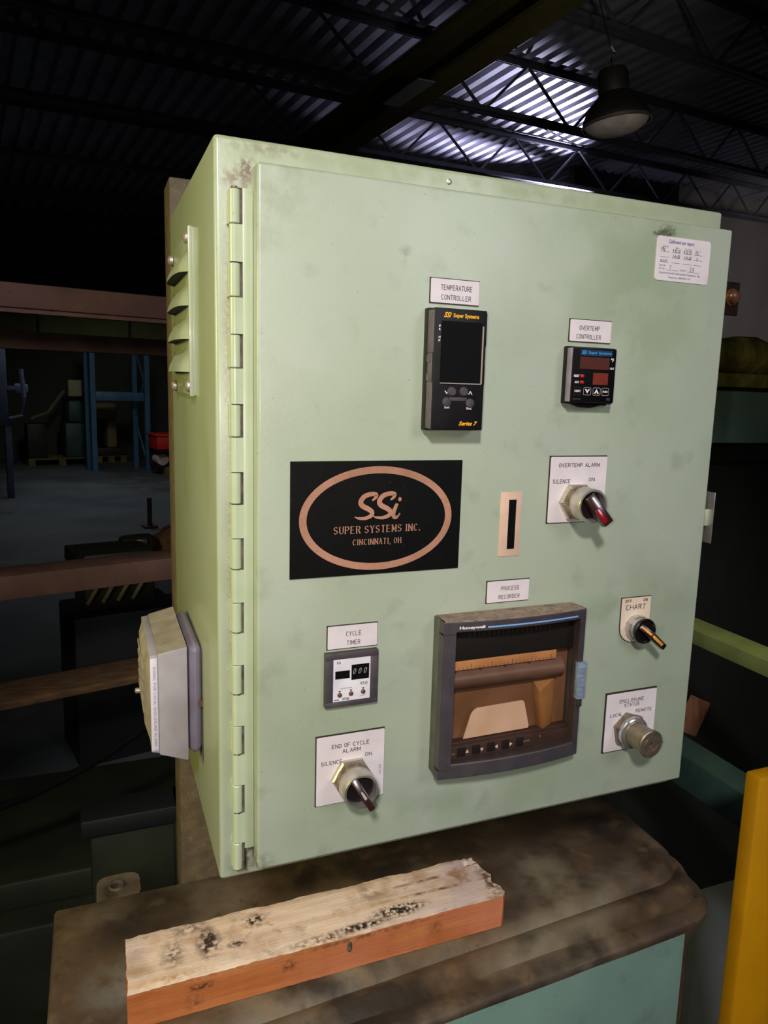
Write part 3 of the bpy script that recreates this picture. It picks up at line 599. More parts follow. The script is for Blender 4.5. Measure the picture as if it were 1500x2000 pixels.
fr = thing('mounting_frame', (0, .4, TZ), 'brown steel post frame carrying the green enclosure from behind', 'frame')
m = MB(); m.box((-.027, .3705, FZ), (.05, .433, .635), .003, 2); part('post', m, M['beam'], fr)
for z in (.562, -.14):
    m = MB(); m.box((.05, .372, z-.026), (.846 if z > 0 else .82, .378, z+.026), .002); cr_ = part('cross_bar', m, M['bracket'], fr)
    if z > 0:
        m = MB(); m.lathe([(.0135, .372), (.0135, .370), (.0105, .3698), (.0105, .364), (.007, .361), (.001, .360)], 20, (.829, 0, z+.002), 'y'); part('bolt_head', m, M['copper_metal'], cr_)
m = MB(); P = []
for i in range(9):
    a = R(-70+140*i/8); P.append((.028*math.sin(a), -.012*math.cos(a)))
b = bmesh.new(); A1 = [b.verts.new((p[0], p[1], -.032)) for p in P]; A2 = [b.verts.new((p[0], p[1], .032)) for p in P]
for i in range(8): b.faces.new((A1[i], A1[i+1], A2[i+1], A2[i]))
bmesh.ops.solidify(b, geom=list(b.faces), thickness=.004); m.merge(b); m.xf(Matrix.Translation((.826, .366, -.14)) @ Matrix.Rotation(R(25), 4, 'Y')); part('bent_strap', m, M['copper_metal'], fr, 'coppery bent strap at the lower bar end')

# the loose length of timber
wz = TZ+.0415; wl = thing('wooden_block', (.114, .181, TZ), 'rough weathered length of timber lying on the machine top', 'timber')
bw = bmesh.new(); NX, NY = 90, 14; X0, X1, Y0, Y1 = -.102, .331, .139, .224
grid = {}
def wn(x, y): return .0003*math.sin(x*21+y*60)+.00025*math.sin(x*83+1.3+y*210)+random.uniform(-.0003, .0003)
for i in range(NX+1):
    for j in range(NY+1):
        x = X0+(X1-X0)*i/NX; y = Y0+(Y1-Y0)*j/NY; z = wz+wn(x, y)
        if i == NX: x += random.uniform(-.004, .003)-.010*max(0, (j/NY-.55))
        if i == 0: x += random.uniform(-.001, .001)
        if j == 0: y += random.uniform(-.0003, .0003); z -= .0004+.0006*random.random()
        if j == NY: y += .0012*math.sin(x*70); z -= .001+random.random()*.001
        if i > NX-6 and j in (9, 10, 12): z -= .0035*random.random()
        if i > NX-10 and j > NY-3: z -= .004*random.random()*(i-NX+10)/10
        grid[i, j] = bw.verts.new((x, y, z))
for i in range(NX):
    for j in range(NY): bw.faces.new((grid[i, j], grid[i+1, j], grid[i+1, j+1], grid[i, j+1])).material_index = 0
def skirt(keys, mi):
    low = [bw.verts.new((grid[k].co.x, grid[k].co.y, TZ+.0004)) for k in keys]; mid = [bw.verts.new((grid[k].co.x+random.uniform(-.0004, .0004), grid[k].co.y+random.uniform(-.0004, .0004), TZ+.02)) for k in keys]
    for a in range(len(keys)-1):
        for up, dn in ((lambda q: grid[keys[q]], lambda q: mid[q]), (lambda q: mid[q], lambda q: low[q])):
            bw.faces.new((up(a), up(a+1), dn(a+1), dn(a))).material_index = mi
skirt([(i, 0) for i in range(NX+1)], 1); skirt([(NX, j) for j in range(NY+1)], 1); skirt([(i, NY) for i in range(NX, -1, -1)], 1); skirt([(0, j) for j in range(NY, -1, -1)], 1)
m = MB(); m.merge(bw)
bmesh.ops.remove_doubles(m.bm, verts=m.bm.verts, dist=1e-5)
bmesh.ops.translate(m.bm, vec=-Vector((.114, .181, TZ+.0)), verts=m.bm.verts)
for o_ in (0,): wood = part('timber', m, [M['wood_top'], M['wood_side']], wl, world=False, angle=.5)
m = MB(); m.lathe([(.0015, -.006), (.0028, -.003), (.0028, .003), (.0015, .006)], 10, (.131, .1387, TZ+.029), 'z'); part('nail_hole', m, M['slot_dark'], wl)

# ================================================================== ENCLOSURE
en = thing('electrical_enclosure', (.22, .2, -.0202), 'pale green steel control enclosure with hinged door full of controllers', 'enclosure')
m = MB(); m.box((-.0268, .0268, -.0202), (.4668, .3687, .5893), .0035, 3); part('box_body', m, M['box_paint'], en)
m = MB(); m.box((.006, .022, .006), (.450, .0275, .561), .001); part('door_gasket', m, M['gasket'], en)
m = MB(); m.box((0, 0, 0), (.456, .0245, .567), .0028, 3); door = part('door', m, M['door_paint'], en)
m = MB(); m.lathe([(.0022, .0272), (.0024, .0262), (.0012, .0258), (.0008, .0266)], 14, (.1661, 0, .5794), 'y'); part('rivet', m, M['zinc'], en)
# piano hinge
m = MB(); m.box((-.0078, .0136, .0145), (-.0002, .0160, .5500), .0003); part('hinge_leaf', m, M['hinge'], en)
HX, HY, HR = -.0132, .0178, .0042
for k in range(11):
    z1 = .5497-.05297*k; z0 = z1-.0252
    m = MB(); m.lathe([(HR*.9, z0+.0004), (HR, z0+.001), (HR, z1-.001), (HR*.9, z1-.0004)], 16, (HX, HY, 0), 'z'); m.box((HX-.0045, HY+.003, z0+.0005), (HX+.002, .027, z1-.0005)); part('hinge_knuckle', m, M['hinge'], en)
    m = MB(); m.box((HX+.0034, .0156, z0-.0003), (-.0078, .0176, z1+.0003)); m.box((HX-.003, .0150, z0-.0005), (-.0078, .0176, z0+.0001)); m.box((HX-.003, .0150, z1-.00015), (-.0078, .0176, z1+.0005)); part('knuckle_gap', m, M['slot_dark'], en)
    if k < 10:
        zb = z0-.02775
        m = MB(); m.lathe([(HR, zb+.0004), (HR, z0-.0004)], 16, (HX, HY, 0), 'z'); m.box((HX, .01363, zb+.0004), (-.0077, .0160, z0-.0004)); part('leaf_knuckle', m, M['hinge'], en)
m = MB(); m.tube([(HX, HY, .014), (HX, HY, .5515)], .0022, 8); part('hinge_pin', m, M['zinc_dark'], en)
# louvre plate on the left side
vp = MB(); vp.box((-.0298, .1455, .3935), (-.0266, .325, .5424), .0006); vp.box((-.0326, .1450, .3930), (-.0290, .1475, .5430), .0005); vpl = part('louvre_plate', vp, M['box_paint'], en)
for (y, z) in ((.158, .5345), (.306, .5335), (.158, .402), (.290, .4005)):
    m = MB(); m.lathe([(.0045, -.0295), (.0058, -.0305), (.0054, -.0335), (.003, -.0352), (.0008, -.0356)], 16, (0, y, z), 'x'); part('screw', m, M['steel'], vpl)
for k in range(4):
    zt = .5275-.0305*k; yc = .238; hw = .070
    m = MB(); gr = []
    for i in range(17):
        s = -1+2*i/16; row = []
        e = max(0, 1-abs(s)**3.2)**.5
        for j in range(7):
            t = j/6; row.append(m.bm.verts.new((-.0298-.0105*e*math.sin(t*math.pi/2)**1.2, yc+hw*s, zt-.021*t)))
        gr.append(row)
    for a, b in zip(gr, gr[1:]):
        for j in range(6): m.bm.faces.new((a[j], b[j], b[j+1], a[j+1]))
    lv = part('louvre', m, M['box_paint'], vpl, angle=1.2)
    m = MB()
    ow = [max(0, 1-abs(-1+2*i/16)**3.2)**.5 for i in range(17)]
    top = [m.bm.verts.new((-.0298-.0100*ow[i], yc+hw*(-1+2*i/16)*.99, zt-.0207)) for i in range(17)]
    bas = [m.bm.verts.new((-.0300, yc+hw*(-1+2*i/16)*.99, zt-.0207)) for i in range(17)]
    for i in range(16): m.bm.faces.new((top[i], top[i+1], bas[i+1], bas[i]))
    part('louvre_shade', m, M['rec_black'], vpl)  # black sheet painting the shade inside the louvre
# padlock hasp on the right side
m = MB(); m.box((.4668, .036, .2700), (.4955, .0385, .2880), .0004); ha = part('hasp_arm', m, M['box_paint'], en)
m = MB(); m.box((.4950, .03, .2513), (.4966, .05, .3068), .0004); hs = part('hasp_plate', m, M['zinc'], en)
m = MB(); m.tube([(.4966, .040, .2627), (.4996, .040, .2630), (.5020, .040, .2645), (.5032, .040, .2675), (.5034, .040, .2780), (.5034, .040, .2885), (.5024, .040, .2915), (.5000, .040, .2933), (.4966, .040, .2938)], .0013, 8); part('hasp_staple', m, M['plate_warm'], hs)
m = MB(); m.box((.4966, .0415, .2645), (.5022, .0430, .2925)); part('hasp_tongue', m, M['beam'], hs)

# ================================================================== NAMEPLATES ON THE DOOR
def nameplate(name, x0, x1, z0, z1, lines, label, y=-.0004, mt='plate', rr=0):
    o = thing(name, ((x0+x1)/2, 0, z0), label, 'nameplate', 'engraved white nameplates on the door')
    m = MB(); m.box((x0-.0007, -.0010, z0-.0007), (x1+.0004, 0.0, z1+.0007)); part('backing', m, M['plate_core'], o)
    m = MB(); m.prism(rrect(x0, x1, z0, z1, .0008, 3), 'y', -.0016, -.0010); part('face', m, M[mt], o)
    m = MB()
    for (t, a, b, c, d) in lines: stext(m, t, a, b, c, d, -.0018, .00042)
    part('lettering', m, M['ink'], o); return o
nameplate('nameplate', .1406, .1846, .4775, .4965, [('TEMPERATURE', .1496, .1778, .4880, .4918), ('CONTROLLER', .1502, .1770, .4803, .4839)], 'white nameplate reading TEMPERATURE CONTROLLER above the tall black controller')
nameplate('nameplate', .2769, .3210, .4537, .4725, [('OVERTEMP', .2867, .3080, .4638, .4674), ('CONTROLLER', .2840, .3100, .4562, .4598)], 'white nameplate reading OVERTEMP CONTROLLER above the small square controller')
nameplate('nameplate', .2066, .2500, .2179, .2375, [('PROCESS', .2206, .2392, .2286, .2322), ('RECORDER', .2186, .2402, .2208, .2243)], 'white nameplate reading PROCESS RECORDER above the large recorder')
nameplate('nameplate', .0583, .1019, .1901, .2097, [('CYCLE', .0742, .0872, .2006, .2043), ('TIMER', .0750, .0866, .1928, .1964)], 'white nameplate reading CYCLE TIMER above the square timer')
# black maker's sign
lo = thing('maker_sign', (.101, 0, .2525), 'large black rectangular sign with a coppery oval ring and script initials', 'sign')
m = MB(); m.box((.0259, -.0012, .2525), (.1764, 0.0, .3479), .0003); part('sign_board', m, M['black_vinyl'], lo)
m = MB(); n = 72; cx, cz = .1003, .2998; O1 = []; O2 = []
for k in range(n):
    a = 2*math.pi*k/n; O1.append(m.bm.verts.new((cx+.0673*math.cos(a), -.0015, cz+.0437*math.sin(a)))); O2.append(m.bm.verts.new((cx+.0612*math.cos(a), -.0015, cz+.0378*math.sin(a))))
for k in range(n): m.bm.faces.new((O1[k], O1[(k+1) % n], O2[(k+1) % n], O2[k]))
part('oval_ring', m, M['copper'], lo)
m = MB(); wf = lambda f: .0010+.0033*math.sin(math.pi*min(1, f*1.05))**.6
S1 = [(.0945, .3150), (.0973, .3173), (.098, .3200), (.0933, .3204), (.0876, .3185), (.0846, .3142), (.0862, .3108), (.0915, .3079), (.0946, .3053), (.0937, .3023), (.0885, .3003), (.0825, .3006), (.0796, .3019)]
brush(m, S1, wf, -.0015); brush(m, [(x+.01625, z+.0001) for x, z in S1], wf, -.00152)
brush(m, [(.1168, .3119), (.1145, .3067), (.1135, .3026), (.1151, .3), (.1177, .3011), (.1196, .3036)], lambda f: .0010+.0026*math.sin(math.pi*min(1, f+.15))**.7 if f < .85 else .0012, -.0015)
m.poly([(.1191+.0016*math.cos(a), -.0015, .3155+.0018*math.sin(a)) for a in [i*math.pi/6 for i in range(12)]])
part('logo', m, M['copper'], lo)
m = MB(); stext(m, 'SUPER SYSTEMS INC.', .0623, .1379, .2882, .2938, -.0015, .00064, True); stext(m, 'CINCINNATI, OH', .0787, .1211, .2782, .2827, -.0015, .00050, True)
part('lettering', m, M['copper'], lo)
# slotted label
sl = thing('slot_label', (.227, 0, .26), 'narrow beige adhesive label with a black vertical slot beside the sign', 'label')
m = MB(); m.box((.2162, -.0008, .2600), (.2376, 0.0, .3187), .0002); part('label_face', m, M['beige_tape'], sl)
m = MB(); m.box((.2247, -.0011, .2668), (.2321, -.0008, .3118)); part('slot', m, M['blk_gloss'], sl)
# calibration sticker
cs = thing('calibration_sticker', (.397, 0, .513), 'white calibration sticker with blue print in the top right door corner', 'sticker')
m = MB(); m.prism(rrect(.3658, .4292, .5136, .5530, .0030), 'y', -.0006, 0.0); part('sticker_face', m, M['plate'], cs)
m = MB(); ptext(m, 'Calibrated per report', .3790, .4090, .5462, .5505, -.0008, bold=.01); stext(m, 'CONTROLEARTH', .3705, .3850, .5176, .5194, -.0008, .0003) if False else None
part('printed_heading', m, M['ink_blue'], cs); m = MB(); ptext(m, 'Control-Earth Instrument Systems, Inc.', .3705, .4195, .5192, .5218, -.0008); ptext(m, 'Telephone: 1-800-000-1747', .3810, .4080, .5158, .5178, -.0008)
part('printed_lines', m, M['ink_blue'], cs)
m = MB()
for r_, z in enumerate((.5392, .5345, .5300)):
    for (a, b) in ((.3705, .3805), (.3840, .3935), (.3970, .4070), (.4100, .4195)): m.box((a, -.0008, z), (b, -.0007, z+.0003))
for (a, b) in ((.3785, .3925), (.4035, .4180)): m.box((a, -.0008, .5232), (b, -.0007, .5235))
for t, a, b, z in (('Cert. #', .3725, .3790, .5432), ('Date', .3875, .3910, .5428), ('Due Date', .3985, .4060, .5425), ('Acc. +/-', .4115, .4180, .5420), ('Serial No.', .3700, .3775, .5264), ('P.O. No.', .3698, .3770, .5234), ('Model #', .3945, .4015, .5234)): ptext(m, t, a, b, z, z+.0018, -.0008)
part('printed_form', m, M['ink_grey'], cs)
m = MB()
for t, a, b, z, h in (('PN', .3710, .3750, .5398, .0032), ('9-12-22', .3845, .3932, .5398, .0024), ('9-12-23', .3975, .4065, .5396, .0024), ('12', .4115, .4145, .5394, .0024), ('1-5-22', .3850, .3930, .5352, .002), ('1-5-23', .3985, .4065, .5350, .002), ('2', .4130, .4142, .535, .002), ('1', .3825, .3835, .5240, .0038), ('3.5', .4060, .4110, .5240, .0036)):
    stext(m, t, a, b, z, z+h, -.0009, .00032, slant=.15, jit=.25)
ptext(m, '812107', .3705, .3790, .5304, .5324, -.0009, shear=.3)
part('handwriting', m, M['ink'], cs)

# ================================================================== TEMPERATURE CONTROLLER
tc_ = thing('temperature_controller', (.162, 0, .374), 'tall black temperature controller with blank screen and four buttons', 'controller')
m = MB(); m.box((.1362, -.009, .3738), (.1853, 0.0, .4722), .001); part('rear_bezel', m, M['blk_plastic'], tc_)
m = MB(); m.box((.1372, -.0196, .3748), (.1838, -.009, .4718), .0008); cs_ = part('casing', m, M['blk_plastic'], tc_)
m = MB(); m.box((.1364, -.0188, .4365), (.1373, -.0062, .4700), .0003); m.box((.1365, -.0188, .3757), (.1373, -.0050, .4130), .0003); m.box((.1367, -.0170, .4130), (.1373, -.0070, .4365), .0003)
m.prism(rrect(-.0150, -.0080, .4290, .4350, .002, 4), 'x', .1361, .1368); m.prism(rrect(-.0150, -.0080, .4140, .4200, .002, 4), 'x', .1361, .1368); part('side_rail', m, M['grey_plastic'], tc_)
m = MB(); m.box((.1838, -.0175, .4430), (.1852, -.009, .4700), .0005); m.box((.1838, -.0175, .4120), (.1850, -.009, .4290), .0005); part('side_clip', m, M['blk_plastic'], tc_)
m = MB(); m.box((.1384, -.0204, .3758), (.1830, -.0196, .4708), .0003); part('front_panel', m, M['blk_plastic'], tc_)
m = MB(); m.box((.1428, -.0206, .4126), (.1795, -.0203, .4617)); part('screen_bezel', m, M['blk_gloss'], tc_)
m = MB(); m.box((.1795, -.0214, .4130), (.1806, -.0203, .4590)); m.box((.1430, -.0214, .4122), (.1802, -.0203, .4130)); part('bezel_highlight', m, M['lcd_frame'], tc_)
m = MB(); m.box((.1434, -.0209, .4136), (.1788, -.0206, .4612)); part('screen', m, M['blk_gloss'], tc_)
for (x, z, r, sq) in ((.1541, .4058, .0036, 1), (.1649, .4060, .0036, 1), (.1497, .3975, .0034, 0), (.1710, .3968, .0034, 0)):
    m = MB(); m.lathe([(r+.0006, -.0204), (r+.0003, -.0214), (r*.8, -.0226 if sq else -.0219), (.0005, -.0228 if sq else -.0220)], 18, (x, 0, z), 'y'); part('push_button', m, M['rubber'], tc_)
m = MB(); m.box((.152, -.0208, .3985), (.168, -.0203, .4015), .0002); part('button_web', m, M['rubber'], tc_)
m = MB(); YT = -.0207
ptext(m, 'SSi', .1443, .1512, .4643, .4686, YT, shear=.45, bold=.03); ptext(m, 'Super Systems', .1528, .1758, .4638, .4680, YT, bold=.03); ptext(m, 'Series 7', .1613, .1785, .3785, .3820, YT, shear=.35, bold=.03)
part('amber_lettering', m, M['yellow_ink'], tc_)
m = MB()
m.poly([(.1474, YT, .4066), (.1483, YT, .4066), (.1494, YT, .4050), (.1505, YT, .4066), (.1514, YT, .4066), (.1494, YT, .4038)][::-1]); m.poly([(.1688, YT, .4040), (.1697, YT, .4040), (.1708, YT, .4058), (.1719, YT, .4040), (.1729, YT, .4040), (.1708, YT, .4070)])
ptext(m, 'MAN', .1478, .1522, .3923, .3943, YT, bold=.03); ptext(m, 'FUNC', .1678, .1730, .3917, .3937, YT, bold=.03)
for t, z in (('F', .4565), ('R', .4540), ('H', .4478), ('P', .4452)): ptext(m, t, .1404, .1420, z, z+.0018, YT, bold=.03)
part('white_lettering', m, M['white_ink'], tc_)

# ================================================================== OVERTEMP CONTROLLER
oc = thing('overtemp_controller', (.295, 0, .398), 'small square black controller with dark red display windows', 'controller')
m = MB(); m.box((.2722, -.0075, .3985), (.3235, 0.0, .4487), .001); m.prism([(.276, .3995), (.290, .3952), (.300, .3948), (.312, .3975), (.318, .3975), (.318, .3995)], 'y', -.006, -.0005); part('rear_bezel', m, M['blk_plastic'], oc)
m = MB(); m.box((.2724, -.0148, .3998), (.3190, -.0075, .4477), .0008); part('casing', m, M['blk_plastic'], oc)
m = MB(); m.box((.27175, -.0143, .4004), (.2726, -.0072, .4470), .0003); part('side_face', m, M['grey_plastic_light'], oc)
m = MB(); m.box((.2732, -.0153, .4006), (.3184, -.0148, .4469), .0002); part('face_film', m, M['blk_gloss'], oc)
YO = -.0155
m = MB(); m.box((.2800, YO, .4408), (.3140, -.0153, .4460)); part('navy_band', m, M['blue_bar'], oc)
m = MB(); ptext(m, 'SSi', .2812, .2864, .4420, .4452, YO-.0002, shear=.45, bold=.02); ptext(m, 'Super Systems', .2882, .3128, .4418, .4448, YO-.0002, bold=.01); part('blue_lettering', m, M['blue_ink'], oc)
m = MB(); m.box((.2800, YO-.0002, .4292), (.3112, -.0153, .4396)); part('upper_display', m, M['red_win'], oc)
m = MB(); m.box((.2948, YO-.0002, .4158), (.3108, -.0153, .4262)); part('lower_display', m, M['red_win2'], oc)
for z in (.4230, .4176):
    m = MB(); m.box((.2812, -.0162, z-.0013), (.2850, -.0153, z+.0013), .0003); part('status_light', m, M['red_led'], oc)
m = MB(); ptext(m, 'RESET', .2745, .2803, .4220, .4240, YO, bold=.03); ptext(m, 'ALM', .2755, .2800, .4166, .4186, YO, bold=.03); ptext(m, '°F', .3128, .3160, .4362, .4396, YO, bold=.03); ptext(m, 'OUT', .3122, .3168, .4296, .4314, YO, bold=.03)
ptext(m, 'RESET', .2762, .2826, .4090, .4108, YO, bold=.03); ptext(m, 'FUNC', .3062, .3118, .4088, .4108, YO, bold=.03)
m.poly([(.2870, YO, .4116), (.2888, YO, .4116), (.2896, YO, .4100), (.2904, YO, .4116), (.2922, YO, .4116), (.2896, YO, .4078)][::-1]); m.poly([(.2968, YO, .4080), (.2986, YO, .4080), (.2995, YO, .4096), (.3004, YO, .4080), (.3022, YO, .4080), (.2995, YO, .4120)])
part('white_lettering', m, M['white_ink'], oc)
for k, (a, b) in enumerate(((.2755, .2833), (.2854, .2936), (.2955, .3037), (.3050, .3130))):
    m = MB(); o1 = rrect(a, b, .4064, .4132, .0012, 3); o2 = rrect(a+.0004, b-.0004, .4068, .4128, .0010, 3)
    q1 = [m.bm.verts.new((p[0], YO, p[1])) for p in o1]; q2 = [m.bm.verts.new((p[0], YO, p[1])) for p in o2]
    for i in range(len(q1)): m.bm.faces.new((q1[i], q1[(i+1) % len(q1)], q2[(i+1) % len(q2)], q2[i]))
    part('key_outline', m, M['white_dim'] if k else M['red_win'], oc)
m = MB(); ptext(m, 'CENTRON', .2745, .2830, .4022, .4034, YO); part('faint_lettering', m, M['grey_plastic'], oc)
m = MB(); ptext(m, '785', .3105, .3145, .4020, .4042, YO, bold=.02); part('model_number', m, M['ink_blue'], oc)

# ================================================================== ROTARY SWITCHES
def tipbar(p0, p1, w0, w1, h0, h1, mb):   # tapered bar between two points, w across, h along the switch axis
    p0 = Vector(p0); p1 = Vector(p1); d = (p1-p0).normalized(); s = d.cross(Vector((0, -1, 0))).normalized(); t = s.cross(d).normalized()
    P = [p0-s*w0-t*h0, p0+s*w0-t*h0, p0+s*w0+t*h0, p0-s*w0+t*h0, p1-s*w1-t*h1, p1+s*w1-t*h1, p1+s*w1+t*h1, p1-s*w1+t*h1]
    mb.hexa(P, .0007, 2)
def big_switch(cx, cz, x0, x1, z0, z1, texts, label, group, lever):
    o = thing('selector_switch', (cx, 0, z0), label, 'switch', group)
    m = MB(); m.box((x0-.0008, -.0012, z0-.0006), (x1+.0002, 0.0, z1+.0010)); lgp = part('plate_backing', m, M['plate_core'], o)
    m = MB(); m.prism(rrect(x0, x1, z0, z1, .0010, 3), 'y', -.0018, -.0012); lp_ = part('legend_plate', m, M['plate'], o)
    m = MB()
    for (t, a, b, c, d) in texts: stext(m, t, a, b, c, d, -.0020, .00048)
    part('lettering', m, M['ink'], lp_)
    m = MB(); m.lathe([(.0185, -.0018), (.0185, -.0055), (.0172, -.0072), (.0150, -.0072)], 6, (cx, 0, cz), 'y'); part('hex_nut', m, M['zinc'], o, angle=.3)
    m = MB(); m.lathe([(.0152, -.0070), (.0158, -.0075), (.0158, -.0140), (.0152, -.0146)], 96, (cx, 0, cz), 'y', flute=.03); part('knurled_ring', m, M['knurl'], o, angle=.3)
    m = MB(); m.lathe([(.0150, -.0144), (.0154, -.0150), (.0154, -.0285), (.0148, -.0300), (.0132, -.0300), (.0128, -.0285), (.0126, -.0180)], 48, (cx, 0, cz), 'y', capped=False); part('collar', m, M['zinc'], o)
    m = MB(); m.lathe([(.0127, -.0230), (.0110, -.0250), (.0006, -.0255)], 36, (cx, 0, cz), 'y'); part('dish', m, M['dish'], o)
    lever(o, cx, cz); return o
def lever_ot(o, cx, cz):
    a = R(-55); d = Vector((math.cos(a), 0, math.sin(a))); c = Vector((cx, 0, cz))
    p0 = c - d*.0105 + Vector((0, -.0290, 0)); p1 = c + d*.0185 + Vector((0, -.0385, 0))
    m = MB(); tipbar(p0, p1, .0052, .0048, .0052, .0040, m); lv = part('lever', m, M['lever'], o)
    m = MB(); s = d.cross(Vector((0, -1, 0))).normalized(); tipbar(p0*.62+p1*.38+Vector((0, -.0046, 0))+s*.002, p0*.12+p1*.88+Vector((0, -.0036, 0))+s*.002, .0026, .0026, .0008, .0008, m); part('red_insert', m, M['lever_red'], lv)
    m = MB(); tipbar(p0*.98+p1*.02+Vector((0, -.0052, 0))+s*-.001, p0*.62+p1*.38+Vector((0, -.0052, 0))+s*-.001, .0010, .0010, .0007, .0007, m); part('white_mark', m, M['white_ink'], lv)
def lever_ec(o, cx, cz):
    a = R(-60); d = Vector((math.cos(a), 0, math.sin(a))); c = Vector((cx, 0, cz))
    p0 = c - d*.0125 + Vector((0, -.0270, 0)); p1 = c + d*.0130 + Vector((0, -.0400, 0))
    m = MB(); tipbar(p0, p1, .0034, .0028, .0040, .0036, m); lv = part('lever', m, M['lever'], o)
    m = MB(); tipbar(p0*.68+p1*.32+Vector((0, -.0044, 0)), p0*.42+p1*.58+Vector((0, -.0044, 0)), .0008, .0014, .0004, .0004, m); part('white_mark', m, M['white_dim'], lv)
big_switch(.2945, .3085, .2655, .3272, .2892, .3500, [('OVERTEMP ALARM', .2742, .3188, .3408, .3440), ('SILENCE', .2688, .2872, .3258, .3292), ('ON', .3080, .3144, .3272, .3302)],
    'metal selector switch on the white OVERTEMP ALARM plate, red lever insert', 'big metal selector switches', lever_ot)
o = big_switch(.0812, .0728, .0500, .1112, .0500, .1125, [('END OF CYCLE', .0634, .0968, .1010, .1044), ('ALARM', .0730, .0890, .0958, .0990), ('SILENCE', .0542, .0726, .0868, .0900), ('ON', .0936, .0996, .0896, .0926)],
    'metal selector switch on the white END OF CYCLE ALARM plate', 'big metal selector switches', lever_ec)
m = MB(); stext(m, '82/50', 0, .0085, 0, .0018, 0, .0003); m.xf(Matrix.Translation((.1068, -.0020, .0790)) @ Matrix.Rotation(R(90), 4, 'Y')); part('plate_number', m, M['ink_grey'], o)
# chart switch, black with an orange stripe
cx, cz = .3768, .1790
o = thing('chart_switch', (cx, 0, .1666), 'small black selector switch with orange stripe on the CHART plate', 'switch')
m = MB(); cp = [(.3582, .2095), (.3582, .1800)] + [(.3758+.0176*math.cos(R(180+i*18)), .1785+.0150*math.sin(R(180+i*18))) for i in range(1, 10)] + [(.3934, .1800), (.3934, .2095)]
m.prism([(p[0]+(p[0]-.3758)*.03, p[1]+(p[1]-.188)*.03) for p in cp], 'y', -.0010, 0.0); part('plate_backing', m, M['plate_core'], o)
m = MB(); m.prism(cp, 'y', -.0015, -.0010); lp_ = part('legend_plate', m, M['plate_warm'], o)
m = MB(); stext(m, 'OFF', .3620, .3695, .2052, .2078, -.0017, .0005, jit=.15); stext(m, 'ON', .3842, .3890, .2052, .2078, -.0017, .0005, jit=.15); stext(m, 'CHART', .3635, .3870, .1975, .2022, -.0017, .0006, jit=.3); part('handwriting', m, M['ink_dark'], lp_)
m = MB(); m.lathe([(.0132, -.0015), (.0134, -.0050), (.0128, -.0080), (.0118, -.0092), (.0118, -.0130)], 12, (cx, 0, cz), 'y'); part('chrome_collar', m, M['chrome'], o, angle=.3)
m = MB(); m.lathe([(.0122, -.0125), (.0128, -.0135), (.0128, -.0165), (.0120, -.0175), (.0112, -.0175), (.0104, -.0160), (.0004, -.0155)], 36, (cx, 0, cz), 'y'); part('black_dish', m, M['lever_blk'], o)
a = R(-42); d = Vector((math.cos(a), 0, math.sin(a))); c = Vector((cx, 0, cz)); p0 = c-d*.0098+Vector((0, -.0170, 0)); pm = c+d*.004+Vector((0, -.0215, 0)); p1 = c+d*.0225+Vector((0, -.0250, 0))
m = MB(); tipbar(p0, pm, .0030, .0036, .0022, .0040, m); tipbar(pm-d*.002, p1, .0036, .0030, .0040, .0030, m); lv = part('lever', m, M['lever_blk'], o)
m = MB(); up = Vector((0, -.0044, 0)); tipbar(p0+Vector((0, -.0024, 0)), pm+up, .0012, .0014, .0003, .0003, m); tipbar(pm+up, p1*.72+pm*.28+Vector((0, -.0034, 0)), .0016, .0016, .0003, .0003, m); part('orange_stripe', m, M['orange'], lv)
# enclosure status key barrel
cx, cz = .3775, .0705
o = thing('key_switch', (cx, 0, .0485), 'projecting brass-coloured key switch barrel on the ENCLOSURE STATUS plate', 'switch')
m = MB(); m.box((.3478, -.0012, .0480), (.4112, 0.0, .1120)); part('plate_backing', m, M['plate_core'], o)
m = MB(); m.prism(rrect(.3490, .4110, .0490, .1105, .0010, 3), 'y', -.0018, -.0012); lp_ = part('legend_plate', m, M['plate'], o)
m = MB()
for (t, a, b, c_, d_) in (('ENCLOSURE', .3650, .3945, .0998, .1032), ('STATUS', .3710, .3895, .0950, .0983), ('LOCAL', .3545, .3690, .0862, .0893), ('REMOTE', .3860, .4060, .0872, .0903)): stext(m, t, a, b, c_, d_, -.0020, .0005)
part('lettering', m, M['ink'], lp_)
m = MB(); m.lathe([(.0190, -.0018), (.0190, -.0060), (.0176, -.0085), (.0160, -.0085)], 6, (cx, 0, cz), 'y'); m.rot((cx, 0, cz), R(18), 'Y'); part('hex_nut', m, M['zinc_dark'], o, angle=.3)
m = MB(); m.lathe([(.0162, -.0080), (.0166, -.0095), (.0166, -.0125), (.0150, -.0140), (.0128, -.0145)], 40, (cx, 0, cz), 'y'); part('front_ring', m, M['chrome'], o)
m = MB(); m.lathe([(.0126, -.0130), (.0127, -.0280), (.0136, -.0345), (.0141, -.0360), (.0140, -.0376), (.0130, -.0384), (.0004, -.0384)], 44, (cx, 0, cz), 'y'); part('key_barrel', m, M['zinc_dark'], o)
m = MB(); m.lathe([(.0078, -.0383), (.0078, -.0391), (.0070, -.0391), (.0068, -.0383)], 32, (cx, 0, cz), 'y', capped=False); m.lathe([(.0066, -.0381), (.0004, -.0387)], 24, (cx, 0, cz), 'y'); part('lock_face', m, M['knurl'], o)
m = MB(); m.box((cx-.0006, -.0394, cz-.0045), (cx+.0006, -.0386, cz+.0045)); m.box((cx-.003, -.0394, cz+.001), (cx+.003, -.0386, cz+.002)); part('keyway', m, M['slot_dark'], o)
m = MB(); m.box((cx+.0125, -.0376, cz-.0012), (cx+.0150, -.030, cz+.0012), .0004); part('locating_pip', m, M['chrome'], o)

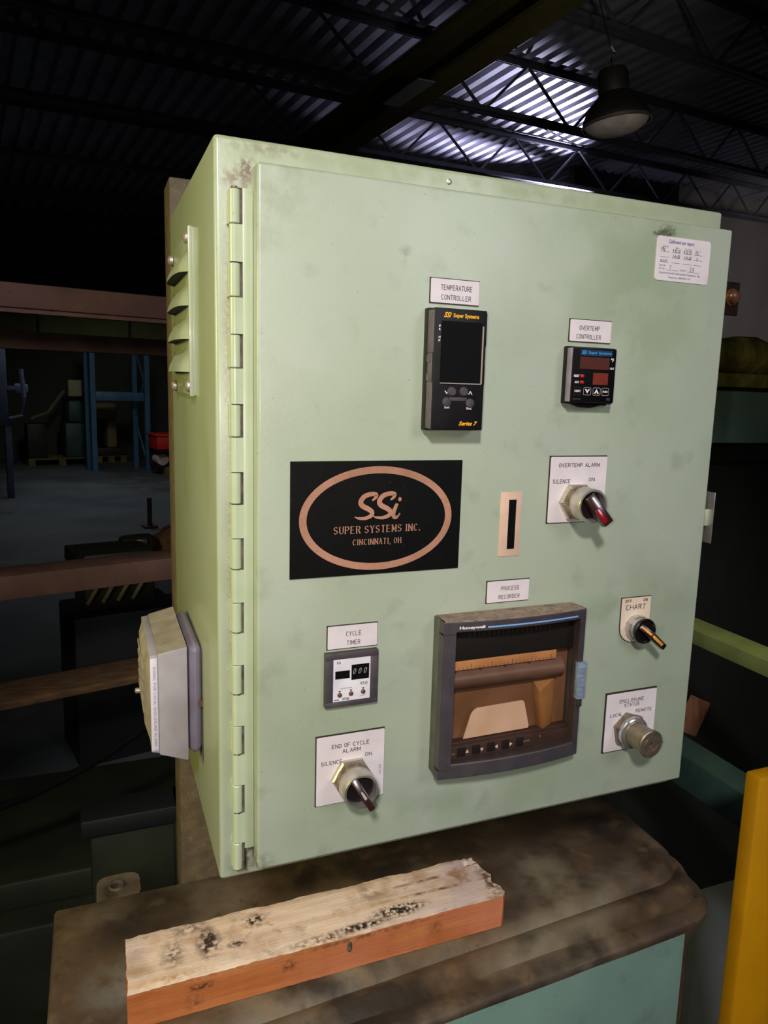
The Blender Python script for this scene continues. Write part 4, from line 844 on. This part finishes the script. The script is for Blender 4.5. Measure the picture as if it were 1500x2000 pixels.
# ================================================================== CYCLE TIMER
ct = thing('cycle_timer', (.079, 0, .14), 'square timer with charcoal frame, white face and three thumbwheel digits', 'timer')
m = MB(); x0, x1, z0, z1 = .0556, .1020, .1400, .1875; a0, a1, b0, b1 = .0623, .0952, .1447, .1822
for (p, q) in (((x0, z0), (x1, b0)), ((x0, b1), (x1, z1)), ((x0, b0), (a0, b1)), ((a1, b0), (x1, b1))): m.box((p[0], -.0060, p[1]), (q[0], 0.0, q[1]), .0004)
part('frame', m, M['timer_frame'], ct)
m = MB(); m.box((a0, -.0052, b0), (a1, -.0005, b1)); part('timer_face', m, M['timer_face'], ct)
m = MB(); m.box((.0642, -.0056, .1648), (.0768, -.0052, .1716)); part('display_window', m, M['blk_gloss'], ct)
m = MB(); m.box((.0784, -.0056, .1628), (.0940, -.0052, .1760)); tw = part('thumbwheel_window', m, M['blk_gloss'], ct)
m = MB()
for k in range(3): ptext(m, '0', .0796+k*.0048, .0824+k*.0048, .1678, .1728, -.0058, shear=.3)
part('wheel_digit', m, M['white_dim'], tw)
for (x, z) in ((.0682, .1506), (.0782, .1508), (.0890, .1512)):
    m = MB(); m.lathe([(.0020, -.0052), (.0020, -.0062), (.0014, -.0066), (.0003, -.0066)], 14, (x, 0, z), 'y'); m.poly([(x-.0014, -.0054, z+.0036), (x, -.0054, z+.0018), (x+.0014, -.0054, z+.0036)]); part('adjuster', m, M['screw_brown'], ct)
m = MB(); ptext(m, 'ST36', .0706, .0768, .1454, .1476, -.0054, bold=.03); ptext(m, 'H H', .0655, .0686, .1778, .1802, -.0054, bold=.04); ptext(m, '950', .0862, .0928, .1574, .1600, -.0054); m.box((.0688, -.0055, .1560), (.0790, -.0053, .1562))
ptext(m, 'SIGNAL', .0866, .0914, .1474, .1482, -.0054); part('lettering', m, M['ink'], ct)
m = MB(); ptext(m, 'omron', .0632, .0678, .1456, .1468, -.0054, shear=.2, bold=.03); part('blue_lettering', m, M['ink_blue'], ct)

# ================================================================== PROCESS RECORDER
rc = thing('process_recorder', (.228, 0, .066), 'large square grey chart recorder with smoked window and arrow keys', 'recorder')
RX0, RX1, RZ0, RZ1 = .1555, .3015, .0662, .2105
def yb_(x): t = (x-RX0)/(RX1-RX0); return -.0215-.0065*math.sin(math.pi*max(0, min(1, t)))**.8
def cbar(mb, xa, xb, za, zb, ya, dy=0, n=14, bev=0):
    """a bar whose front follows the bowed door"""
    F = []
    for i in range(n+1):
        x = xa+(xb-xa)*i/n; F.append([mb.bm.verts.new(p) for p in ((x, ya, za), (x, yb_(x)-dy+.0008, za), (x, yb_(x)-dy, za+.0010), (x, yb_(x)-dy, zb-.0010), (x, yb_(x)-dy+.0008, zb), (x, ya, zb))])
    for p, q in zip(F, F[1:]):
        for k in range(6): mb.bm.faces.new((p[k], p[(k+1) % 6], q[(k+1) % 6], q[k]))
    mb.bm.faces.new(F[0]); mb.bm.faces.new(F[-1])
m = MB(); t_ = .0075
for (lo_, hi_) in (((RX0, -.0115, RZ0), (RX0+t_, 0.0, RZ1)), ((RX1-.0035, -.0115, RZ0), (RX1-.0012, 0.0, RZ1)), ((RX0+t_, -.0115, RZ0), (RX1-.0035, 0.0, RZ0+t_)), ((RX0+t_, -.0115, RZ1-t_), (RX1-.0035, 0.0, RZ1))): m.box(lo_, hi_, .0006)
part('housing', m, M['rec_body'], rc)
m = MB(); m.box((RX0+.0004, -.0128, RZ0+.0004), (RX0+.003, -.0113, RZ1-.0004)); part('seam', m, M['gasket'], rc)
GX0, GX1, GZ0, GZ1 = .1665, .2955, .0790, .2010
dr = MB(); cbar(dr, RX0-.0004, GX0, RZ0-.0008, RZ1, -.0126); cbar(dr, GX0, GX1, GZ1, RZ1, -.0126); cbar(dr, GX0, GX1, RZ0-.0008, GZ0, -.0126); cbar(dr, GX1, RX1, RZ0-.0008, RZ1, -.0126)
rf = part('door_frame', dr, M['rec_frame'], rc)
m = MB(); cbar(m, RX0+.001, RX1-.002, RZ1-.0002, RZ1+.0006, -.0008, -.0006); part('dust_layer', m, M['rec_dust'], rc, 'brown dust lying along the recorder top')
for z in (.1995, .0745):
    m = MB(); cbar(m, RX0-.0008, GX0-.001, z-.0003, z+.0003, -.013, .0002, 4); part('frame_joint', m, M['gasket'], rf)
m = MB(); F1 = []; F2 = []
for i in range(13):
    x = GX0-.0005+(GX1-GX0+.001)*i/12; F1.append(m.bm.verts.new((x, yb_(x)+.0016, GZ0-.0005))); F2.append(m.bm.verts.new((x, yb_(x)+.0016, GZ1+.0005)))
for i in range(12): m.bm.faces.new((F1[i], F1[i+1], F2[i+1], F2[i]))
part('window_pane', m, M['rec_glass'], rf)
m = MB(); YR = yb_(.18)-.0006
m2 = MB(); ptext(m2, 'Honeywell', .1690, .1925, .2032, .2066, 0, bold=.035)
for v in m2.bm.verts: v.co.y = yb_(v.co.x)-.0004
part('maker_lettering', m2, M['white_ink'], rf)
F = []
for i in range(15):
    x = .1950+(.2910-.1950)*i/14; F.append((m.bm.verts.new((x, yb_(x)-.0005, .2040)), m.bm.verts.new((x, yb_(x)-.0005, .2054))))
for p, q in zip(F, F[1:]): m.bm.faces.new((p[0], q[0], q[1], p[1]))
part('blue_line', m, M['blue_line'], rf)
m = MB(); m.box((.163, -.0100, .1690), (.2975, -.0020, .2030), .001); hd = part('header_panel', m, M['rec_black'], rc)
m = MB()
for k in range(18): m.box((.186+k*.0049, -.0103, .1905), (.1868+k*.0049, -.0100, .1960 if k % 3 else .1975))
part('scale_marks', m, M['rec_mark'], hd)
m = MB(); m.box((.163, -.0015, .073), (.2975, -.0004, .170)); part('back_plate', m, M['rec_tray'], rc)
m = MB(); m.box((.165, -.0090, .1600), (.280, -.0020, .1690), .0005); sc_ = part('scale_strip', m, M['rec_cream'], rc)
m = MB()
for k in range(26): m.box((.169+k*.0042, -.0092, .1602), (.1693+k*.0042, -.0090, .1625 if k % 5 else .1650))
for k in (0, 3, 6, 9): m.box((.173+k*.0085, -.0093, .1590), (.1755+k*.0085, -.0090, .1604))
part('scale_ticks', m, M['rec_keys'], sc_)
m = MB(); Q = []
for i in range(9):
    a = R(90-100*i/8); Q.append((-.0040-.0085*math.cos(R(i*22)-R(90))*1.0 if False else -.0035-.0080*math.sin(math.pi*i/8*.9+.15), .1595-.0195*i/8))
b = bmesh.new(); L1 = [b.verts.new((.165, y, z)) for y, z in Q]; L2 = [b.verts.new((.289-.0+.0, y, z)) for y, z in Q]
for i in range(8): b.faces.new((L1[i], L2[i], L2[i+1], L1[i+1]))
m.merge(b); rr_ = part('chart_roll_cover', m, M['rec_roll'], rc)
m = MB(); m.box((.165, -.0060, .1392), (.285, -.0052, .1400)); part('cover_lip', m, M['rec_keys'], rr_)
m = MB(); m.hexa([(.268, -.012, .092), (.283, -.004, .092), (.283, -.002, .092), (.266, -.002, .092), (.262, -.012, .130), (.283, -.004, .138), (.283, -.002, .138), (.260, -.002, .138)], .0005); part('tray_side', m, M['rec_tray2'], rc)
m = MB(); m.prism([(.1855, .0935), (.1925, .1165), (.1950, .1195), (.1985, .1215), (.2450, .1225), (.2475, .1215), (.2485, .1195), (.2545, .0960), (.2535, .0940)], 'y', -.0085, -.0075); part('chart_paper', m, M['paper'], rc)
m = MB(); m.box((.163, -.0140, .0700), (.2975, -.0020, .0905), .001); m.box((.163, -.0110, .0895), (.2975, -.0020, .0925), .001); ks = part('key_strip', m, M['rec_keys'], rc)
for k, x in enumerate((.1810, .1962, .2116, .2268, .2420)):
    m = MB(); m.box((x-.004, -.0148, .0800), (x+.004, -.0140, .0885), .0003); part('key', m, M['rec_black'], ks)
    if k: pass
m = MB(); yk = -.0150; s = .0021
for x, t in ((.1868, 0), (.2018, 180), (.2172, 90), (.2318, -90)):
    m.poly([(x+s*math.cos(R(t+90+120*i)), yk, .0842+s*1.1*math.sin(R(t+90+120*i))) for i in range(3)])
part('arrow_symbols', m, M['white_ink'], ks)
m = MB(); ptext(m, 'SETUP', .1690, .1745, .0833, .0848, yk, bold=.02); ptext(m, 'ENTER', .2455, .2525, .0838, .0853, yk, bold=.02); ptext(m, 'v', .262, .2645, .086, .0878, yk, bold=.03); part('key_lettering', m, M['white_dim'], ks)
m = MB(); m.box((.2945, -.0262, .1235), (.3030, -.0195, .1590), .0006); lc = part('window_catch', m, M['clip'], rc, 'pale blue-grey catch')
m = MB()
for k in range(7): m.box((.2950, -.0266, .1265+k*.0045), (.3025, -.0261, .1275+k*.0045))
part('catch_grip', m, M['ink_grey'], lc)
m = MB(); m.box((.2965, -.0240, .1150), (.3018, -.0215, .1225), .0004); part('catch_slot', m, M['gasket'], rc)

# ================================================================== ALARM UNIT ON THE LEFT SIDE
ho = thing('alarm_unit', (-.05, .19, .046), 'dusty grey plastic alarm unit mounted on the enclosure left side', 'alarm')
m = MB(); m.box((-.0405, .1275, .0490), (-.0269, .250, .1600), .008, 3); part('base', m, M['horn_base'], ho)
m = MB(); m.lathe([(.0035, .1265), (.0035, .130)], 14, (-.0272, 0, .101), 'y'); part('cable_notch', m, M['screw_brown'], ho)
m = MB(); m.hexa([(-.0675, .1245, .0560), (-.0410, .1225, .0465), (-.0410, .258, .0465), (-.0675, .255, .0560), (-.0675, .1245, .1555), (-.0410, .1225, .1608), (-.0410, .258, .1608), (-.0675, .255, .1555)], .0014, 2); part('cover', m, M['horn'], ho)
m = MB(); m.hexa([(-.0745, .1260, .0590), (-.0672, .1250, .0575), (-.0672, .253, .0575), (-.0745, .252, .085), (-.0745, .1260, .1545), (-.0672, .1250, .1550), (-.0672, .253, .1550), (-.0745, .252, .1545)], .0008, 2); fb = part('front_bezel', m, M['horn'], ho)
m = MB(); m.hexa([(-.0790, .150, .078), (-.0742, .130, .065), (-.0742, .246, .094), (-.0780, .236, .098), (-.0790, .150, .142), (-.0742, .130, .152), (-.0742, .246, .152), (-.0780, .236, .144)], .001, 2); part('grille_face', m, M['horn_top'], ho)
for k in range(5):
    m = MB(); m.box((-.0798, .152, .088+k*.011), (-.0783, .236, .092+k*.011), .0005); part('grille_bar', m, M['horn_top'], ho)
m = MB(); m.lathe([(.003, -.0775), (.003, -.0830), (.0015, -.0840)], 12, (0, .225, .082), 'x'); part('screw', m, M['steel'], ho)
m = MB(); m.box((-.0742, .1246, .0610), (-.0680, .1252, .1520), .0001); tpo = part('label_tape', m, M['tape'], ho)
m = MB(); stext(m, 'SIGNAL FOR LOCAL ENCLOSURE ALARM', 0, .078, 0, .0018, 0, .0003); m.xf(Matrix.Translation((-.0716, .1243, .1440)) @ Matrix.Rotation(R(90), 4, 'Y')); part('tape_lettering', m, M['ink_grey'], tpo)
m = MB(); m.hexa([(-.0672, .1262, .1556), (-.0415, .1242, .1610), (-.0415, .256, .1610), (-.0672, .253, .1556), (-.0672, .1262, .1562), (-.0415, .1242, .1615), (-.0415, .256, .1615), (-.0672, .253, .1562)]); part('dust_layer', m, M['horn_top'], ho, 'tan dust on the sloping top')
bpy.context.view_layer.update()
